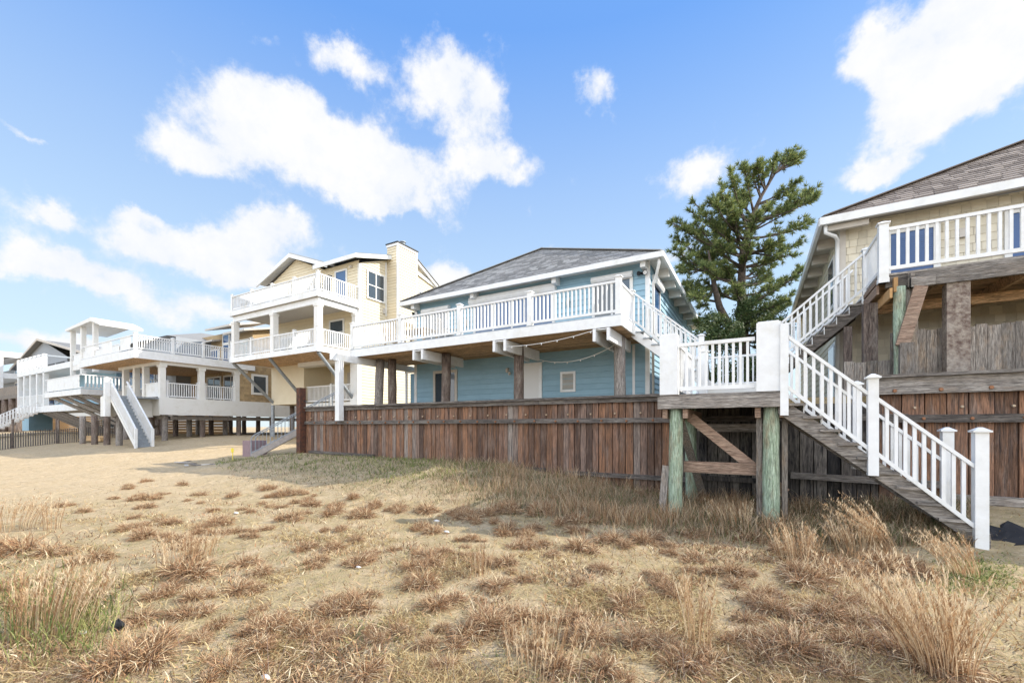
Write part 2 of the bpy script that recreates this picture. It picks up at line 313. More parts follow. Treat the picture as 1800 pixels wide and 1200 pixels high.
# ------------------------------------------------------------------ ground
def gz(x,y):
    lf=sstep(-1,-7,x)*(1-.75*sstep(-15,-19,x)); h=.56*sstep(5.2,9.6,y)*lf
    h+=.55*sstep(8.5,16,y)*sstep(-15,-20,x)+.3*sstep(-20,-28,x)*sstep(5,10,y)
    h+=.26*sstep(1.0,2.6,x)*sstep(7.6,9.6,y)
    h+=.05*noise.noise(Vector((x*.5,y*.5,0)))+.035*noise.noise(Vector((x*1.9,y*1.9,3)))
    if y<1: h-=.0
    return h
def ground():
    def axis(lo,hi,step,far):
        a=[];x=lo
        while x<=hi: a.append(x); x+=step
        pre=[];d=step;x=lo
        while x>-far: d*=1.35; x-=d; pre.append(x)
        post=[];d=step;x=a[-1]
        while x<far: d*=1.35; x+=d; post.append(x)
        return pre[::-1]+a+post
    xs=axis(-34,8,.2,1500); ys=axis(-2,14,.16,1500)
    v=[(x,y,gz(x,y) if abs(x)<300 and abs(y)<300 else gz(max(-300,min(300,x)),max(-300,min(300,y)))) for y in ys for x in xs]
    n=len(xs); f=[(j*n+i,j*n+i+1,(j+1)*n+i+1,(j+1)*n+i) for j in range(len(ys)-1) for i in range(n-1)]
    me=bpy.data.meshes.new('sand_ground'); me.from_pydata(v,[],f); me.polygons.foreach_set('use_smooth',[True]*len(f))
    o=bpy.data.objects.new('sand_ground',me); sc.collection.objects.link(o); o['kind']='structure'; o['label']='pale beach sand with patchy dry grass'
    m=bpy.data.materials.new('sand'); m.use_nodes=True; nt=m.node_tree; N=nt.nodes; L=nt.links; b=N['Principled BSDF']; b.inputs['Roughness'].default_value=.95; b.inputs['Specular IOR Level'].default_value=.1
    tc=N.new('ShaderNodeTexCoord')
    def nz(s,d=6,r=.6):
        n_=N.new('ShaderNodeTexNoise'); n_.inputs['Scale'].default_value=s; n_.inputs['Detail'].default_value=d; n_.inputs['Roughness'].default_value=r; L.new(tc.outputs['Object'],n_.inputs['Vector']); return n_.outputs['Fac']
    def mr(i,a,c,d=0,e=1):
        q=N.new('ShaderNodeMapRange'); L.new(i,q.inputs['Value']); q.inputs['From Min'].default_value=a; q.inputs['From Max'].default_value=c; q.inputs['To Min'].default_value=d; q.inputs['To Max'].default_value=e; return q.outputs[0]
    def mx(f_,a,c):
        q=N.new('ShaderNodeMix'); q.data_type='RGBA'
        if isinstance(f_,float): q.inputs[0].default_value=f_
        else: L.new(f_,q.inputs[0])
        for k,x in ((6,a),(7,c)):
            if isinstance(x,tuple): q.inputs[k].default_value=(*x,1)
            else: L.new(x,q.inputs[k])
        return q.outputs[2]
    c=mx(mr(nz(1.3),.35,.65),(.54,.43,.29),(.48,.375,.24))
    c=mx(mr(nz(60,3),.3,.7),c,mx(.5,c,(.42,.31,.19)))
    c=mx(mr(nz(9,9,.85),.44,.62,0,.75),c,(.34,.255,.13))
    # vegetated zone mask (grows toward the houses and the centre)
    sx=N.new('ShaderNodeSeparateXYZ'); L.new(tc.outputs['Object'],sx.inputs[0])
    a1=mr(sx.outputs['X'],-16,-8); 
    thatch=mr(nz(2.2,8,.7),.38,.56); mu=N.new('ShaderNodeMath'); mu.operation='MULTIPLY'; L.new(thatch,mu.inputs[0]); L.new(a1,mu.inputs[1])
    mu2=N.new('ShaderNodeMath'); mu2.operation='MULTIPLY'; L.new(mu.outputs[0],mu2.inputs[0]); mu2.inputs[1].default_value=.6
    c=mx(mu2.outputs[0],c,mx(mr(nz(25,4),.4,.6),(.30,.22,.12),(.25,.215,.09)))
    # bits of litter and stalk fragments
    vo=N.new('ShaderNodeTexVoronoi'); vo.inputs['Scale'].default_value=26; L.new(tc.outputs['Object'],vo.inputs['Vector'])
    c=mx(mr(vo.outputs['Distance'],.12,.2,.65,0),c,(.17,.11,.07))
    L.new(c,b.inputs['Base Color'])
    bp=N.new('ShaderNodeBump'); bp.inputs['Strength'].default_value=.8; bp.inputs['Distance'].default_value=.09
    ad=N.new('ShaderNodeMath'); ad.operation='ADD'; L.new(nz(7,8,.7),ad.inputs[0])
    m5=N.new('ShaderNodeMath'); m5.operation='MULTIPLY'; L.new(nz(40,3),m5.inputs[0]); m5.inputs[1].default_value=.3; L.new(m5.outputs[0],ad.inputs[1])
    v2=N.new('ShaderNodeTexVoronoi'); v2.feature='SMOOTH_F1'; v2.inputs['Scale'].default_value=2.6; v2.inputs['Smoothness'].default_value=.4; L.new(tc.outputs['Object'],v2.inputs['Vector'])
    m6=N.new('ShaderNodeMath'); m6.operation='MULTIPLY_ADD'; L.new(mr(v2.outputs['Distance'],0,.35),m6.inputs[0]); m6.inputs[1].default_value=.8; L.new(ad.outputs[0],m6.inputs[2])
    L.new(m6.outputs[0],bp.inputs['Height']); L.new(bp.outputs[0],b.inputs['Normal'])
    me.materials.append(m)
ground()
# filled yard held back by the bulkhead
y_=M().box(-15.1,30,10.62,70,-.5,2.2); yo=y_.build('yard_ground','concrete',kind='structure')
yo.data.materials.clear(); yo.data.materials.append(bpy.data.materials['sand'])

# ------------------------------------------------------------------ shared builders
def railing(parent,p0,p1,h=.9,sp=.122,bal=.04,mid=False,name='railing',mt='white',inset=.07,solid=False):
    m=M(); p0=Vector(p0);p1=Vector(p1); up=Vector((0,0,1)); d=p1-p0; L_=Vector((d.x,d.y,0)).length; n=max(1,int(L_/sp))
    m.bar(p0+up*(h-.03),p1+up*(h-.03),.075,.06,plumb=True); m.bar(p0+up*.1,p1+up*.1,.05,.07,plumb=True)
    if mid: m.bar(p0+up*(h-.2),p1+up*(h-.2),.04,.04,plumb=True)
    hd=Vector((d.x,d.y,0)).normalized(); sdv=Vector((-hd.y,hd.x,0))
    for i in range(1,n):
        q=p0+d*(i/n); a=bal if not solid else (L_/n-.01)
        c=[]
        for z in (.13,h-.06):
            for (e,g) in ((-1,-1),(1,-1),(1,1),(-1,1)): c.append(q+hd*(a/2*e)+sdv*((bal if not solid else .02)/2*g)+up*(z+d.z/L_*a/2*e))
        m.hexa(c)
    return m.build(name,mt,parent)
def post(parent,x,y,z0,z1,a=.13,name='railing_post',mt='white',cap=True):
    m=M().box(x-a/2,x+a/2,y-a/2,y+a/2,z0,z1)
    if cap:
        c=a/2+.025; m.box(x-c,x+c,y-c,y+c,z1,z1+.025)
        q=[(x-c+.01,y-c+.01,z1+.025),(x+c-.01,y-c+.01,z1+.025),(x+c-.01,y+c-.01,z1+.025),(x-c+.01,y+c-.01,z1+.025),
           (x-.02,y-.02,z1+.065),(x+.02,y-.02,z1+.065),(x+.02,y+.02,z1+.065),(x-.02,y+.02,z1+.065)]
        m.hexa(q)
        m.box(x-a/2-.008,x+a/2+.008,y-a/2-.008,y+a/2+.008,z0,z0+.09) if z1-z0<1.2 else None
    return m.build(name,mt,parent)
def windowY(parent,x0,x1,z0,z1,y,t=.09,gl='glass',mull=0,rail=False,name='window',fm='whitepaint',depth=.06,dn=-1):
    """window in a wall facing -Y at plane y (frame stands proud of the siding)"""
    m=M(); a=y-depth if dn<0 else y; b=y if dn<0 else y+depth; 
    m.box(x0-t,x0,a,b,z0-t,z1+t).box(x1,x1+t,a,b,z0-t,z1+t).box(x0,x1,a,b,z1,z1+t).box(x0,x1,a-.015 if dn<0 else a,b,z0-t,z0)
    for i in range(mull):
        xm=x0+(x1-x0)*(i+1)/(mull+1); m.box(xm-.035,xm+.035,a+.01,b,z0,z1)
    if rail: m.box(x0,x1,a+.012,b,(z0+z1)/2-.025,(z0+z1)/2+.025)
    o=m.build(name,fm,parent)
    M().box(x0,x1,y-.03 if dn<0 else y,y-.002 if dn<0 else y+.03,z0,z1).build('pane',gl,o)
    return o
def windowX(parent,y0,y1,z0,z1,x,t=.09,gl='glass',mull=0,rail=False,name='window',fm='whitepaint',depth=.06):
    m=M(); a=x;b=x+depth
    m.box(a,b,y0-t,y0,z0-t,z1+t).box(a,b,y1,y1+t,z0-t,z1+t).box(a,b,y0,y1,z1,z1+t).box(a,b+.015,y0,y1,z0-t,z0)
    for i in range(mull):
        ym=y0+(y1-y0)*(i+1)/(mull+1); m.box(a,b-.01,ym-.035,ym+.035,z0,z1)
    if rail: m.box(a,b-.012,y0,y1,(z0+z1)/2-.025,(z0+z1)/2+.025)
    o=m.build(name,fm,parent); M().box(x+.002,x+.03,y0,y1,z0,z1).build('pane',gl,o); return o
def piling(parent,x,y,z0,z1,r0=.16,r1=.15,mt='pile',lean=(0,0),name='piling'):
    m=M(); pts=[];rd=[]
    for i in range(7):
        t=i/6; pts.append((x+lean[0]*t+rng.uniform(-.008,.008),y+lean[1]*t+rng.uniform(-.008,.008),z0+(z1-z0)*t)); rd.append((r0+(r1-r0)*t)*rng.uniform(.97,1.03))
    m.tube(pts,rd,14); return m.build(name,mt,parent,smooth=True)
def downspout(parent,pts,mt='white'):
    return M().tube(pts,.045,8).build('downspout',mt,parent,smooth=True)
def shutterbox(parent,x0,x1,z0,z1,y):
    m=M(); d=.2; pr=[(0,z0),(-d*.75,z0),(-d,z0+(z1-z0)*.3),(-d*.8,z1-.03),(-.05,z1),(0,z1)]
    a=[(x0,y+q,z) for q,z in pr]; b=[(x1,y+q,z) for q,z in pr]
    m.face(a[::-1],.5); m.face(b,.5)
    for i in range(len(pr)): j=(i+1)%len(pr); m.face([a[i],a[j],b[j],b[i]],.5)
    return m.build('roller_shutter_box','white',parent)
def floodlight(parent,x,y,z):
    m=M(); m.blob((x,y-.04,z),.05,.03,.05)
    for s in (-1,1): m.cyl((x+s*.03,y-.05,z),(x+s*.10,y-.16,z-.03),.035,.075,12)
    o=m.build('floodlight','black',parent,smooth=False)
    M().cyl((x+.101,y-.163,z-.031),(x+.104,y-.168,z-.033),.06,.06,12).build('lens','white',o)

# ------------------------------------------------------------------ BLUE HOUSE
def blue_house():
    T=thing('beach_house','blue lap-sided beach house with grey hip roof and white raised deck behind the brown bulkhead','house',(-7.7,13.7,2.2))
    YW=13.7; xl,xr=-12.6,-2.92; zt=6.78; zb=2.1; YB=24
    m=M().box(xl+.02,xr-.02,YW+.02,YB,zb,zt)
    m.lap([(xl,YW,zb),(xr,YW,zb),(xr,YW,zt),(xl,YW,zt)],(1,0,0),(0,0,1),(0,-1,0),.19,.026)
    m.lap([(xr,YW,zb),(xr,YB,zb),(xr,YB,zt),(xr,YW,zt)],(0,1,0),(0,0,1),(1,0,0),.19,.03)
    m.lap([(xl,YB,zb),(xl,YW,zb),(xl,YW,zt),(xl,YB,zt)],(0,-1,0),(0,0,1),(-1,0,0),.19,.014)
    m.build('wall','blue',T)
    for (a,b,c_,d,e_) in ((xl-.02,xl+.12,YW-.03,YW+.1,zt),(xr-.1,xr+.03,YW-.03,YW+.1,zt),(xr-.5,xr-.42,YW-.028,YW,4.2)): M().box(a,b,c_,d,zb,e_).build('corner_board','white',T)
    # narrow door passage left of the lower wall
    c=M().box(xl-.62,xl-.54,YW+.05,YW+.13,zb,4.0).box(xl-.62,xl-.02,YW+.05,YW+.13,3.92,4.0); c.build('passage_frame','white',T)
    M().box(xl-.54,xl-.02,YW+.3,YW+.34,zb,3.92).build('side_door','blue',T)
    # roof
    ex0,ex1,ey=-12.98,-2.42,13.22; ez=6.82; ax,ay,az=-7.7,16.0,8.98; ry=24.5
    r=M(); Fp=[(ex0,ey,ez),(ex1,ey,ez),(ax,ay,az)]
    upF=Vector((0,ay-ey,az-ez)); r.lap(Fp,(1,0,0),upF,(0,-(az-ez),ay-ey),.145,.012,split=.3,jit=.4)
    w1=ax-ex0
    r.lap([(ex0,ry,ez),(ex0,ey,ez),(ax,ay,az),(ax,ry,az)],(0,-1,0),(w1,0,az-ez),(-(az-ez),0,w1),.2,.012,split=.6,jit=.4)
    r.lap([(ex1,ey,ez),(ex1,ry,ez),(ax,ry,az),(ax,ay,az)],(0,1,0),(-w1,0,az-ez),(az-ez,0,w1),.2,.012,split=.6,jit=.4)
    r.bar((ex0,ey,ez+.02),(ax,ay,az+.025),.22,.025).bar((ex1,ey,ez+.02),(ax,ay,az+.025),.22,.025).bar((ax,ay,az+.02),(ax,ry,az+.02),.24,.025)
    r.build('roof','roofgrey',T)
    f=M(); f.box(ex0-.03,ex1+.03,ey-.06,ey+.02,ez-.17,ez-.005).box(ex1-.03,ex1+.04,ey+.02,ry,ez-.17,ez-.005).box(ex0-.04,ex0+.03,ey+.02,ry,ez-.17,ez-.005)
    f.build('fascia','white',T)
    s=M().box(ex0,ex1,ey,YW+.05,ez-.06,ez-.035).box(xr-.02,ex1,YW,ry,ez-.06,ez-.035).box(ex0,xl+.02,YW,ry,ez-.06,ez-.035); s.build('soffit','whitepaint',T)
    for i in range(7): y=14.6+i*1.25; M().box(xr+.01,ex1-.06,y,y+.14,ez-.3,ez-.065).build('rafter_end','whitepaint',T)
    for x in (-12.4,-9.4,-6.0,-3.02): M().box(x-.08,x+.08,ey+.1,YW-.005,ez-.32,ez-.065).build('eave_bracket','white',T)
    downspout(T,[(ex1-.12,ey+.1,ez-.12),(ex1-.12,ey+.1,ez-.3),(ex1-.25,YW-.1,ez-.55),(xr+.11,YW+.1,ez-.75),(xr+.11,YW+.1,2.3)])
    # upper windows, doors and roller boxes
    windowY(T,-12.05,-10.85,5.2,6.25,YW-.005,mull=2)
    windowY(T,-9.45,-6.2,4.56,6.28,YW-.005,t=.1,gl='blueglass',mull=3,name='sliding_door')
    windowY(T,-4.65,-3.5,4.56,6.32,YW-.005,t=.1,mull=1,name='patio_door')
    shutterbox(T,-12.12,-10.7,6.28,6.5,YW); shutterbox(T,-9.7,-6.05,6.33,6.62,YW); shutterbox(T,-4.75,-3.4,6.34,6.55,YW)
    windowX(T,14.3,15.2,4.7,6.2,xr+.005,t=.08,gl='blueglass')
    m=M(); pr=[(0,6.2),(.16,6.2),(.2,6.28),(.16,6.48),(0,6.5)]
    a=[(xr+q,14.15,z) for q,z in pr]; b=[(xr+q,15.35,z) for q,z in pr]; m.face(a,.5); m.face(b[::-1],.5)
    for i in range(5): j=(i+1)%5; m.face([a[i],b[i],b[j],a[j]],.5)
    m.build('roller_shutter_box','white',T)
    floodlight(T,-3.1,YW,6.42); floodlight(T,-12.5,YW,6.4)
    for (x,z) in ((-9.85,5.7),(-5.6,5.9)):
        M().box(x-.05,x+.05,YW-.04,YW,z,z+.12).cyl((x,YW-.09,z-.16),(x,YW-.09,z+.04),.05,.06,8).build('wall_lantern','screenwhite',T)
    # lower windows, door, vent, lamp
    windowY(T,-11.45,-10.45,2.5,3.78,YW-.005,t=.11,mull=1,fm='screenwhite')
    d=M().box(-7.62,-7.5,YW-.06,YW,2.2,3.9).box(-6.72,-6.6,YW-.06,YW,2.2,3.9).box(-7.5,-6.72,YW-.06,YW,3.8,3.9).build('door_frame','white',T)
    d=M().box(-7.5,-6.72,YW-.035,YW-.002,2.2,3.8).build('door','door',T)
    M().blob((-7.4,YW-.07,2.62),.03,.03,.03).blob((-7.4,YW-.06,2.8),.025,.02,.025).build('door_knob','black',d)
    v=M().box(-5.9,-5.82,YW-.04,YW,2.8,3.5).box(-5.42,-5.34,YW-.04,YW,2.8,3.5).box(-5.82,-5.42,YW-.04,YW,3.42,3.5).box(-5.82,-5.42,YW-.04,YW,2.8,2.88)
    o=v.build('vent','white',T); g=M()
    for i in range(13): g.face([(-5.82,YW-.035,2.9+i*.04),(-5.42,YW-.035,2.9+i*.04),(-5.42,YW-.015,2.935+i*.04),(-5.82,YW-.015,2.935+i*.04)],.5)
    g.build('vent_slats','screenwhite',o)
    M().cyl((-7.98,YW-.02,3.75),(-7.98,YW-.15,3.72),.04,.05,10).blob((-7.96,YW-.17,3.66),.06,.06,.075).blob((-7.86,YW-.17,3.56),.055,.055,.07).build('cage_lamp','screenwhite',T)
    # ---- deck
    DX0,DX1,DY=-13.35,-3.05,11.0; dz=4.53
    D=M()
    yy=DY
    while yy<YW-.02: D.box(DX0,DX1,yy-.02,yy+.12,dz-.03,dz); yy+=.145
    D=D.build('deck','galv',T)
    M().box(DX0-.03,DX1+.03,DY-.045,DY,dz-.31,dz-.035).box(DX1,DX1+.045,DY,YW-.02,dz-.31,dz-.035).box(DX0-.045,DX0,DY,YW,dz-.31,dz-.035).build('deck_fascia','white',D)
    s=M(); x=DX0+.05
    while x<DX1-.1:
        s.box(x,x+.04,DY,YW-.02,dz-.26,dz-.04); x+=.41
    yy=DY+.01
    while yy<YW-.05:
        s.box(DX0,DX1,yy,yy+.135,dz-.3,dz-.27); yy+=.14
    s.build('underside_boards','soffit',D,label='brown board ceiling under the deck')
    px=[-13.28,-10.82,-8.26,-5.72,-3.12]
    for x in px: post(D,x,DY+.05,dz,dz+.97,.14)
    for a,b in zip(px,px[1:]): railing(D,(a+.07,DY+.05,dz),(b-.07,DY+.05,dz),.9)
    post(D,-3.12,12.42,dz,dz+.97,.13); railing(D,(-3.12,DY+.12,dz),(-3.12,12.36,dz),.9)
    railing(D,(-13.28,DY+.12,dz),(-13.28,YW-.1,dz),.9)
    # double carrying beams running under the deck
    for i,(x,y0,y1) in enumerate(((-9.93,10.92,13.2),(-6.7,10.92,13.2),(-3.55,10.92,13.1))):
        for s_ in (-.19,.19):
            if i==0 and s_<0: yy0=y0
            M().box(x+s_-.04,x+s_+.04,y0,y1,dz-.66,dz-.33).build('carrying_beam','white',D)
        M().box(x-.15,x+.15,y0+.04,y0+.3,dz-.36,dz-.335).build('beam_spacer','white',D)
    M().box(-13.04,-12.94,9.85,14.3,dz-.57,dz-.32).build('carrying_beam','white',D,label='long white beam reaching past the deck edge')
    for (x,y,l,mt) in ((-12.86,11.9,(.12,0),'pilegrey'),(-12.3,12.1,(0,0),'pile'),(-9.6,12.0,(.05,0),'pile'),(-6.62,12.0,(0,0),'pile'),(-3.4,12.2,(-.02,0),'pilegrey')):
        piling(T,x,y,2.0,dz-.31 if x<-12 else dz-.34,.165,.16,mt,l)
    M().box(-13.06,-12.84,10.08,10.28,1.82,dz-.575).build('support_post','white',T,label='white boxed post standing in front of the bulkhead')
    # ---- flight of steps from the deck down to the walkway
    S=M(); n=9; x0=DX1+.02; x1=-.95; run=(x1-x0)/n; rise=(dz-2.72)/n
    st=M(); 
    for i in range(n-1):
        z=dz-rise*(i+1); xx=x0+run*i; st.box(xx,xx+run+.03,12.36,13.58,z-.035,z)
    ST=st.build('staircase','galv',T)
    for y in (12.41,13.53): M().bar((x0-.1,y,dz-.14-.05),(x1,y,dz-(dz-2.72)-.14),.045,.30,plumb=True).build('stringer','white',ST)
    rr=M()
    for i in range(n): z=dz-rise*i; rr.box(x0+run*i+.005,x0+run*i+.02,12.43,13.5,z-rise,z-.036)
    rr.build('risers','white',ST)
    zz=dz-(1.78)*(dz-2.72)/2.1
    railing(ST,(-3.06,12.42,dz+.02),(-1.3,12.42,zz),.93); railing(ST,(-3.06,13.55,dz+.02),(-1.3,13.55,zz),.93)
    post(ST,-1.27,12.42,2.7,zz+1.03,.13); post(ST,-1.27,13.55,2.7,zz+1.03,.13)
    # string of lights draped under the deck
    sg=thing('string_lights','string of small lights drooping between the beams under the blue house deck','string lights',(-5.2,11.2,3.9))
    pts=[]
    for (a,b,sag) in (((-6.55,11.0,4.0),(-3.6,10.95,4.2),.1),((-6.4,12.9,3.88),(-3.4,11.9,3.95),.28)):
        pts=[tuple(Vector(a).lerp(Vector(b),t/12)-Vector((0,0,sag*4*(t/12)*(1-t/12)))) for t in range(13)]
        q=M().tube(pts,.009,5); 
        for p in pts[1:-1:2]: q.blob((p[0],p[1],p[2]-.03),.018,.018,.028,6,4)
        q.build('light_cord','whitepaint',sg)
blue_house()
def patio(x,y,z,label):
    t=thing('patio_table',label,'table',(x,y,z)); m=M()
    for i in range(7): m.box(x-.75,x+.75,y-.42+i*.12,y-.42+i*.12+.1,z+.7,z+.73)
    m.build('table_top','patiowood',t)
    for a in (-.65,.65):
        for b in (-.36,.36): M().box(x+a-.03,x+a+.03,y+b-.03,y+b+.03,z,z+.7).build('leg','patiowood',t)
patio(-11.3,12.4,4.53,'slatted wooden table behind the blue house deck railing')
def chair(x,y,z,rz,label,mt,group=None,back=.95,name='patio_chair'):
    t=thing(name,label,'chair',(x,y,z),group); t.rotation_euler=(0,0,rz)
    def B(m,n): 
        o=m.build(n,mt,t,loc=(0,0,0)); return o
    m=M()
    for i in range(5): m.box(-.26,.26,-.25+i*.1,-.25+i*.1+.085,.4,.425)
    B(m,'seat'); m=M()
    for i in range(5): m.bar((-.22+i*.11,.24,.42),(-.24+i*.12,.42,back+.04*(2-abs(i-2))),.08,.02,up=(0,1,0))
    B(m,'backrest')
    for s in (-1,1): 
        B(M().box(s*.3-.04,s*.3+.04,-.3,.3,.6,.62),'armrest')
        for yy in (-.25,.25): B(M().box(s*.28-.025,s*.28+.025,yy-.025,yy+.025,0,.6),'leg')
chair(-9.85,12.5,4.53,R(150),'tan slatted adirondack chair beside the wooden table on the blue house deck','screenwhite')
chair(-12.35,12.3,4.53,R(90),'brown slatted chair at the left end of the wooden deck table','patiowood')

# ------------------------------------------------------------------ BULKHEAD
def bulkhead(x0,x1,zt,zbf,wid,label,mt,name='timber_bulkhead',wal=(1.7,1.82),capmt='darkwoodh'):
    T=thing(name,label,'bulkhead',((x0+x1)/2,10.4,0)); m=M(); x=x0
    while x<x1-.01:
        ww=min(wid*rng.uniform(.88,1.12),x1-x); d=rng.uniform(-.022,.02)
        m.box(x+.008,x+ww-.008,10.4+d,10.48+d,zbf(x)-.5,zt-.06); x+=ww
    m.box(x0,x1,10.5,10.53,-.4,zt-.1,0)
    m.build('planks',mt,T)
    return T
def waler(T,x0,x1,z0,z1,mt='darkwoodh',y=10.3,d=.1,slope=0,name='waler'):
    x=x0
    while x<x1-.2:
        L_=min(rng.uniform(2.6,4.2),x1-x)
        if x1-(x+L_)<.8: L_=x1-x
        e=rng.uniform(-.01,.01)
        z=(z0+z1)/2+slope*(x-x0); z2=(z0+z1)/2+slope*(x+L_-x0)
        M().bar((x+.004,y+d/2+e,z),(x+L_-.004,y+d/2+e,z2),d,z1-z0,plumb=True).build(name,mt,T); x+=L_
def bolts(T,xs,z,y=10.38,mt='bolt',r=.025):
    me=None
    for x in xs:
        if me is None:
            o=M().cyl((0,0,0),(0,-.03,0),r,r*.8,9).build('bolt',mt,T,loc=(x-T.location.x,y-T.location.y,z-T.location.z)); me=o
        else:
            o=me.copy(); sc.collection.objects.link(o); o.location=(x-T.location.x,y-T.location.y,z+rng.uniform(-.01,.01)-T.location.z)
B1=bulkhead(-15.2,-1.62,2.36,lambda x:.25,.17,'long low bulkhead of upright reddish brown planks in front of the blue house','redwood')
waler(B1,-15.25,-1.5,1.70,1.82); waler(B1,-15.25,-1.5,2.31,2.37,'darkwoodh',10.26,.28,name='cap_board'); waler(B1,-15.2,-1.5,2.2,2.308,'darkwoodh',10.33,.065,name='cap_board')
waler(B1,-14.9,-11.4,.60,.70,'darkwoodh',slope=-.012,y=10.31,d=.08); waler(B1,-12.0,-8.6,.46,.56,'darkwoodh',y=10.30,d=.09); waler(B1,-8.2,-4.9,.42,.52,'darkwoodh',slope=-.006,y=10.31,d=.08); waler(B1,-4.3,-1.3,.36,.46,'darkwoodh',y=10.29,d=.1)
bolts(B1,[-14.8+i*.62 for i in range(22)],1.93); bolts(B1,[-14.5+i*.62 for i in range(21)],1.755,10.30,'rustbolt',.03)
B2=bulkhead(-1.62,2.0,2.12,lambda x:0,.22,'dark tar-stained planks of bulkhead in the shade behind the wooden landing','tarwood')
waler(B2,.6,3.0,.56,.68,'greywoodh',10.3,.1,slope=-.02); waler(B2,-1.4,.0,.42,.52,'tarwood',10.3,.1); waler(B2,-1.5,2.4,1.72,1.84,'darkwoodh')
B3=bulkhead(2.0,9.0,2.57,lambda x:.1,.31,'tall bulkhead of wide red-brown planks under the right-hand deck','redwood')
waler(B3,1.9,9.1,2.33,2.50,'greywoodh',10.3,.1); waler(B3,1.9,9.1,2.2,2.325,'greywoodh',10.27,.13); waler(B3,1.9,9.1,2.505,2.56,'greywoodh',10.22,.36,name='cap_board'); waler(B3,2.1,9.1,1.68,1.82,'darkwoodh'); waler(B3,2.9,9.1,.27,.42,'greywoodh',10.3,.1)
bolts(B3,[2.2+i*.62 for i in range(10)],2.26,10.27,'rustbolt',.035); bolts(B3,[2.5+i*.62 for i in range(10)],1.95); bolts(B3,[2.6+i*.62 for i in range(10)],1.75,10.30,'rustbolt',.03)
T=thing('screen_fence','grey weathered plank wall standing on the bulkhead under the right-hand deck','fence',(5,11.25,2.2)); m=M(); x=1.6
while x<9:
    ww=.17*rng.uniform(.9,1.15); m.box(x+.003,x+ww-.003,11.25,11.29,2.2,3.5+rng.uniform(-.02,.02)-(.55 if x<2.3 else 0)); x+=ww
m.build('planks','greywoodv',T)
M().box(-15.36,-15.12,10.12,10.36,0,3.1).build('steel_post','ruststeel',label='dark rusted square steel post at the left end of the brown bulkhead',cat='post')

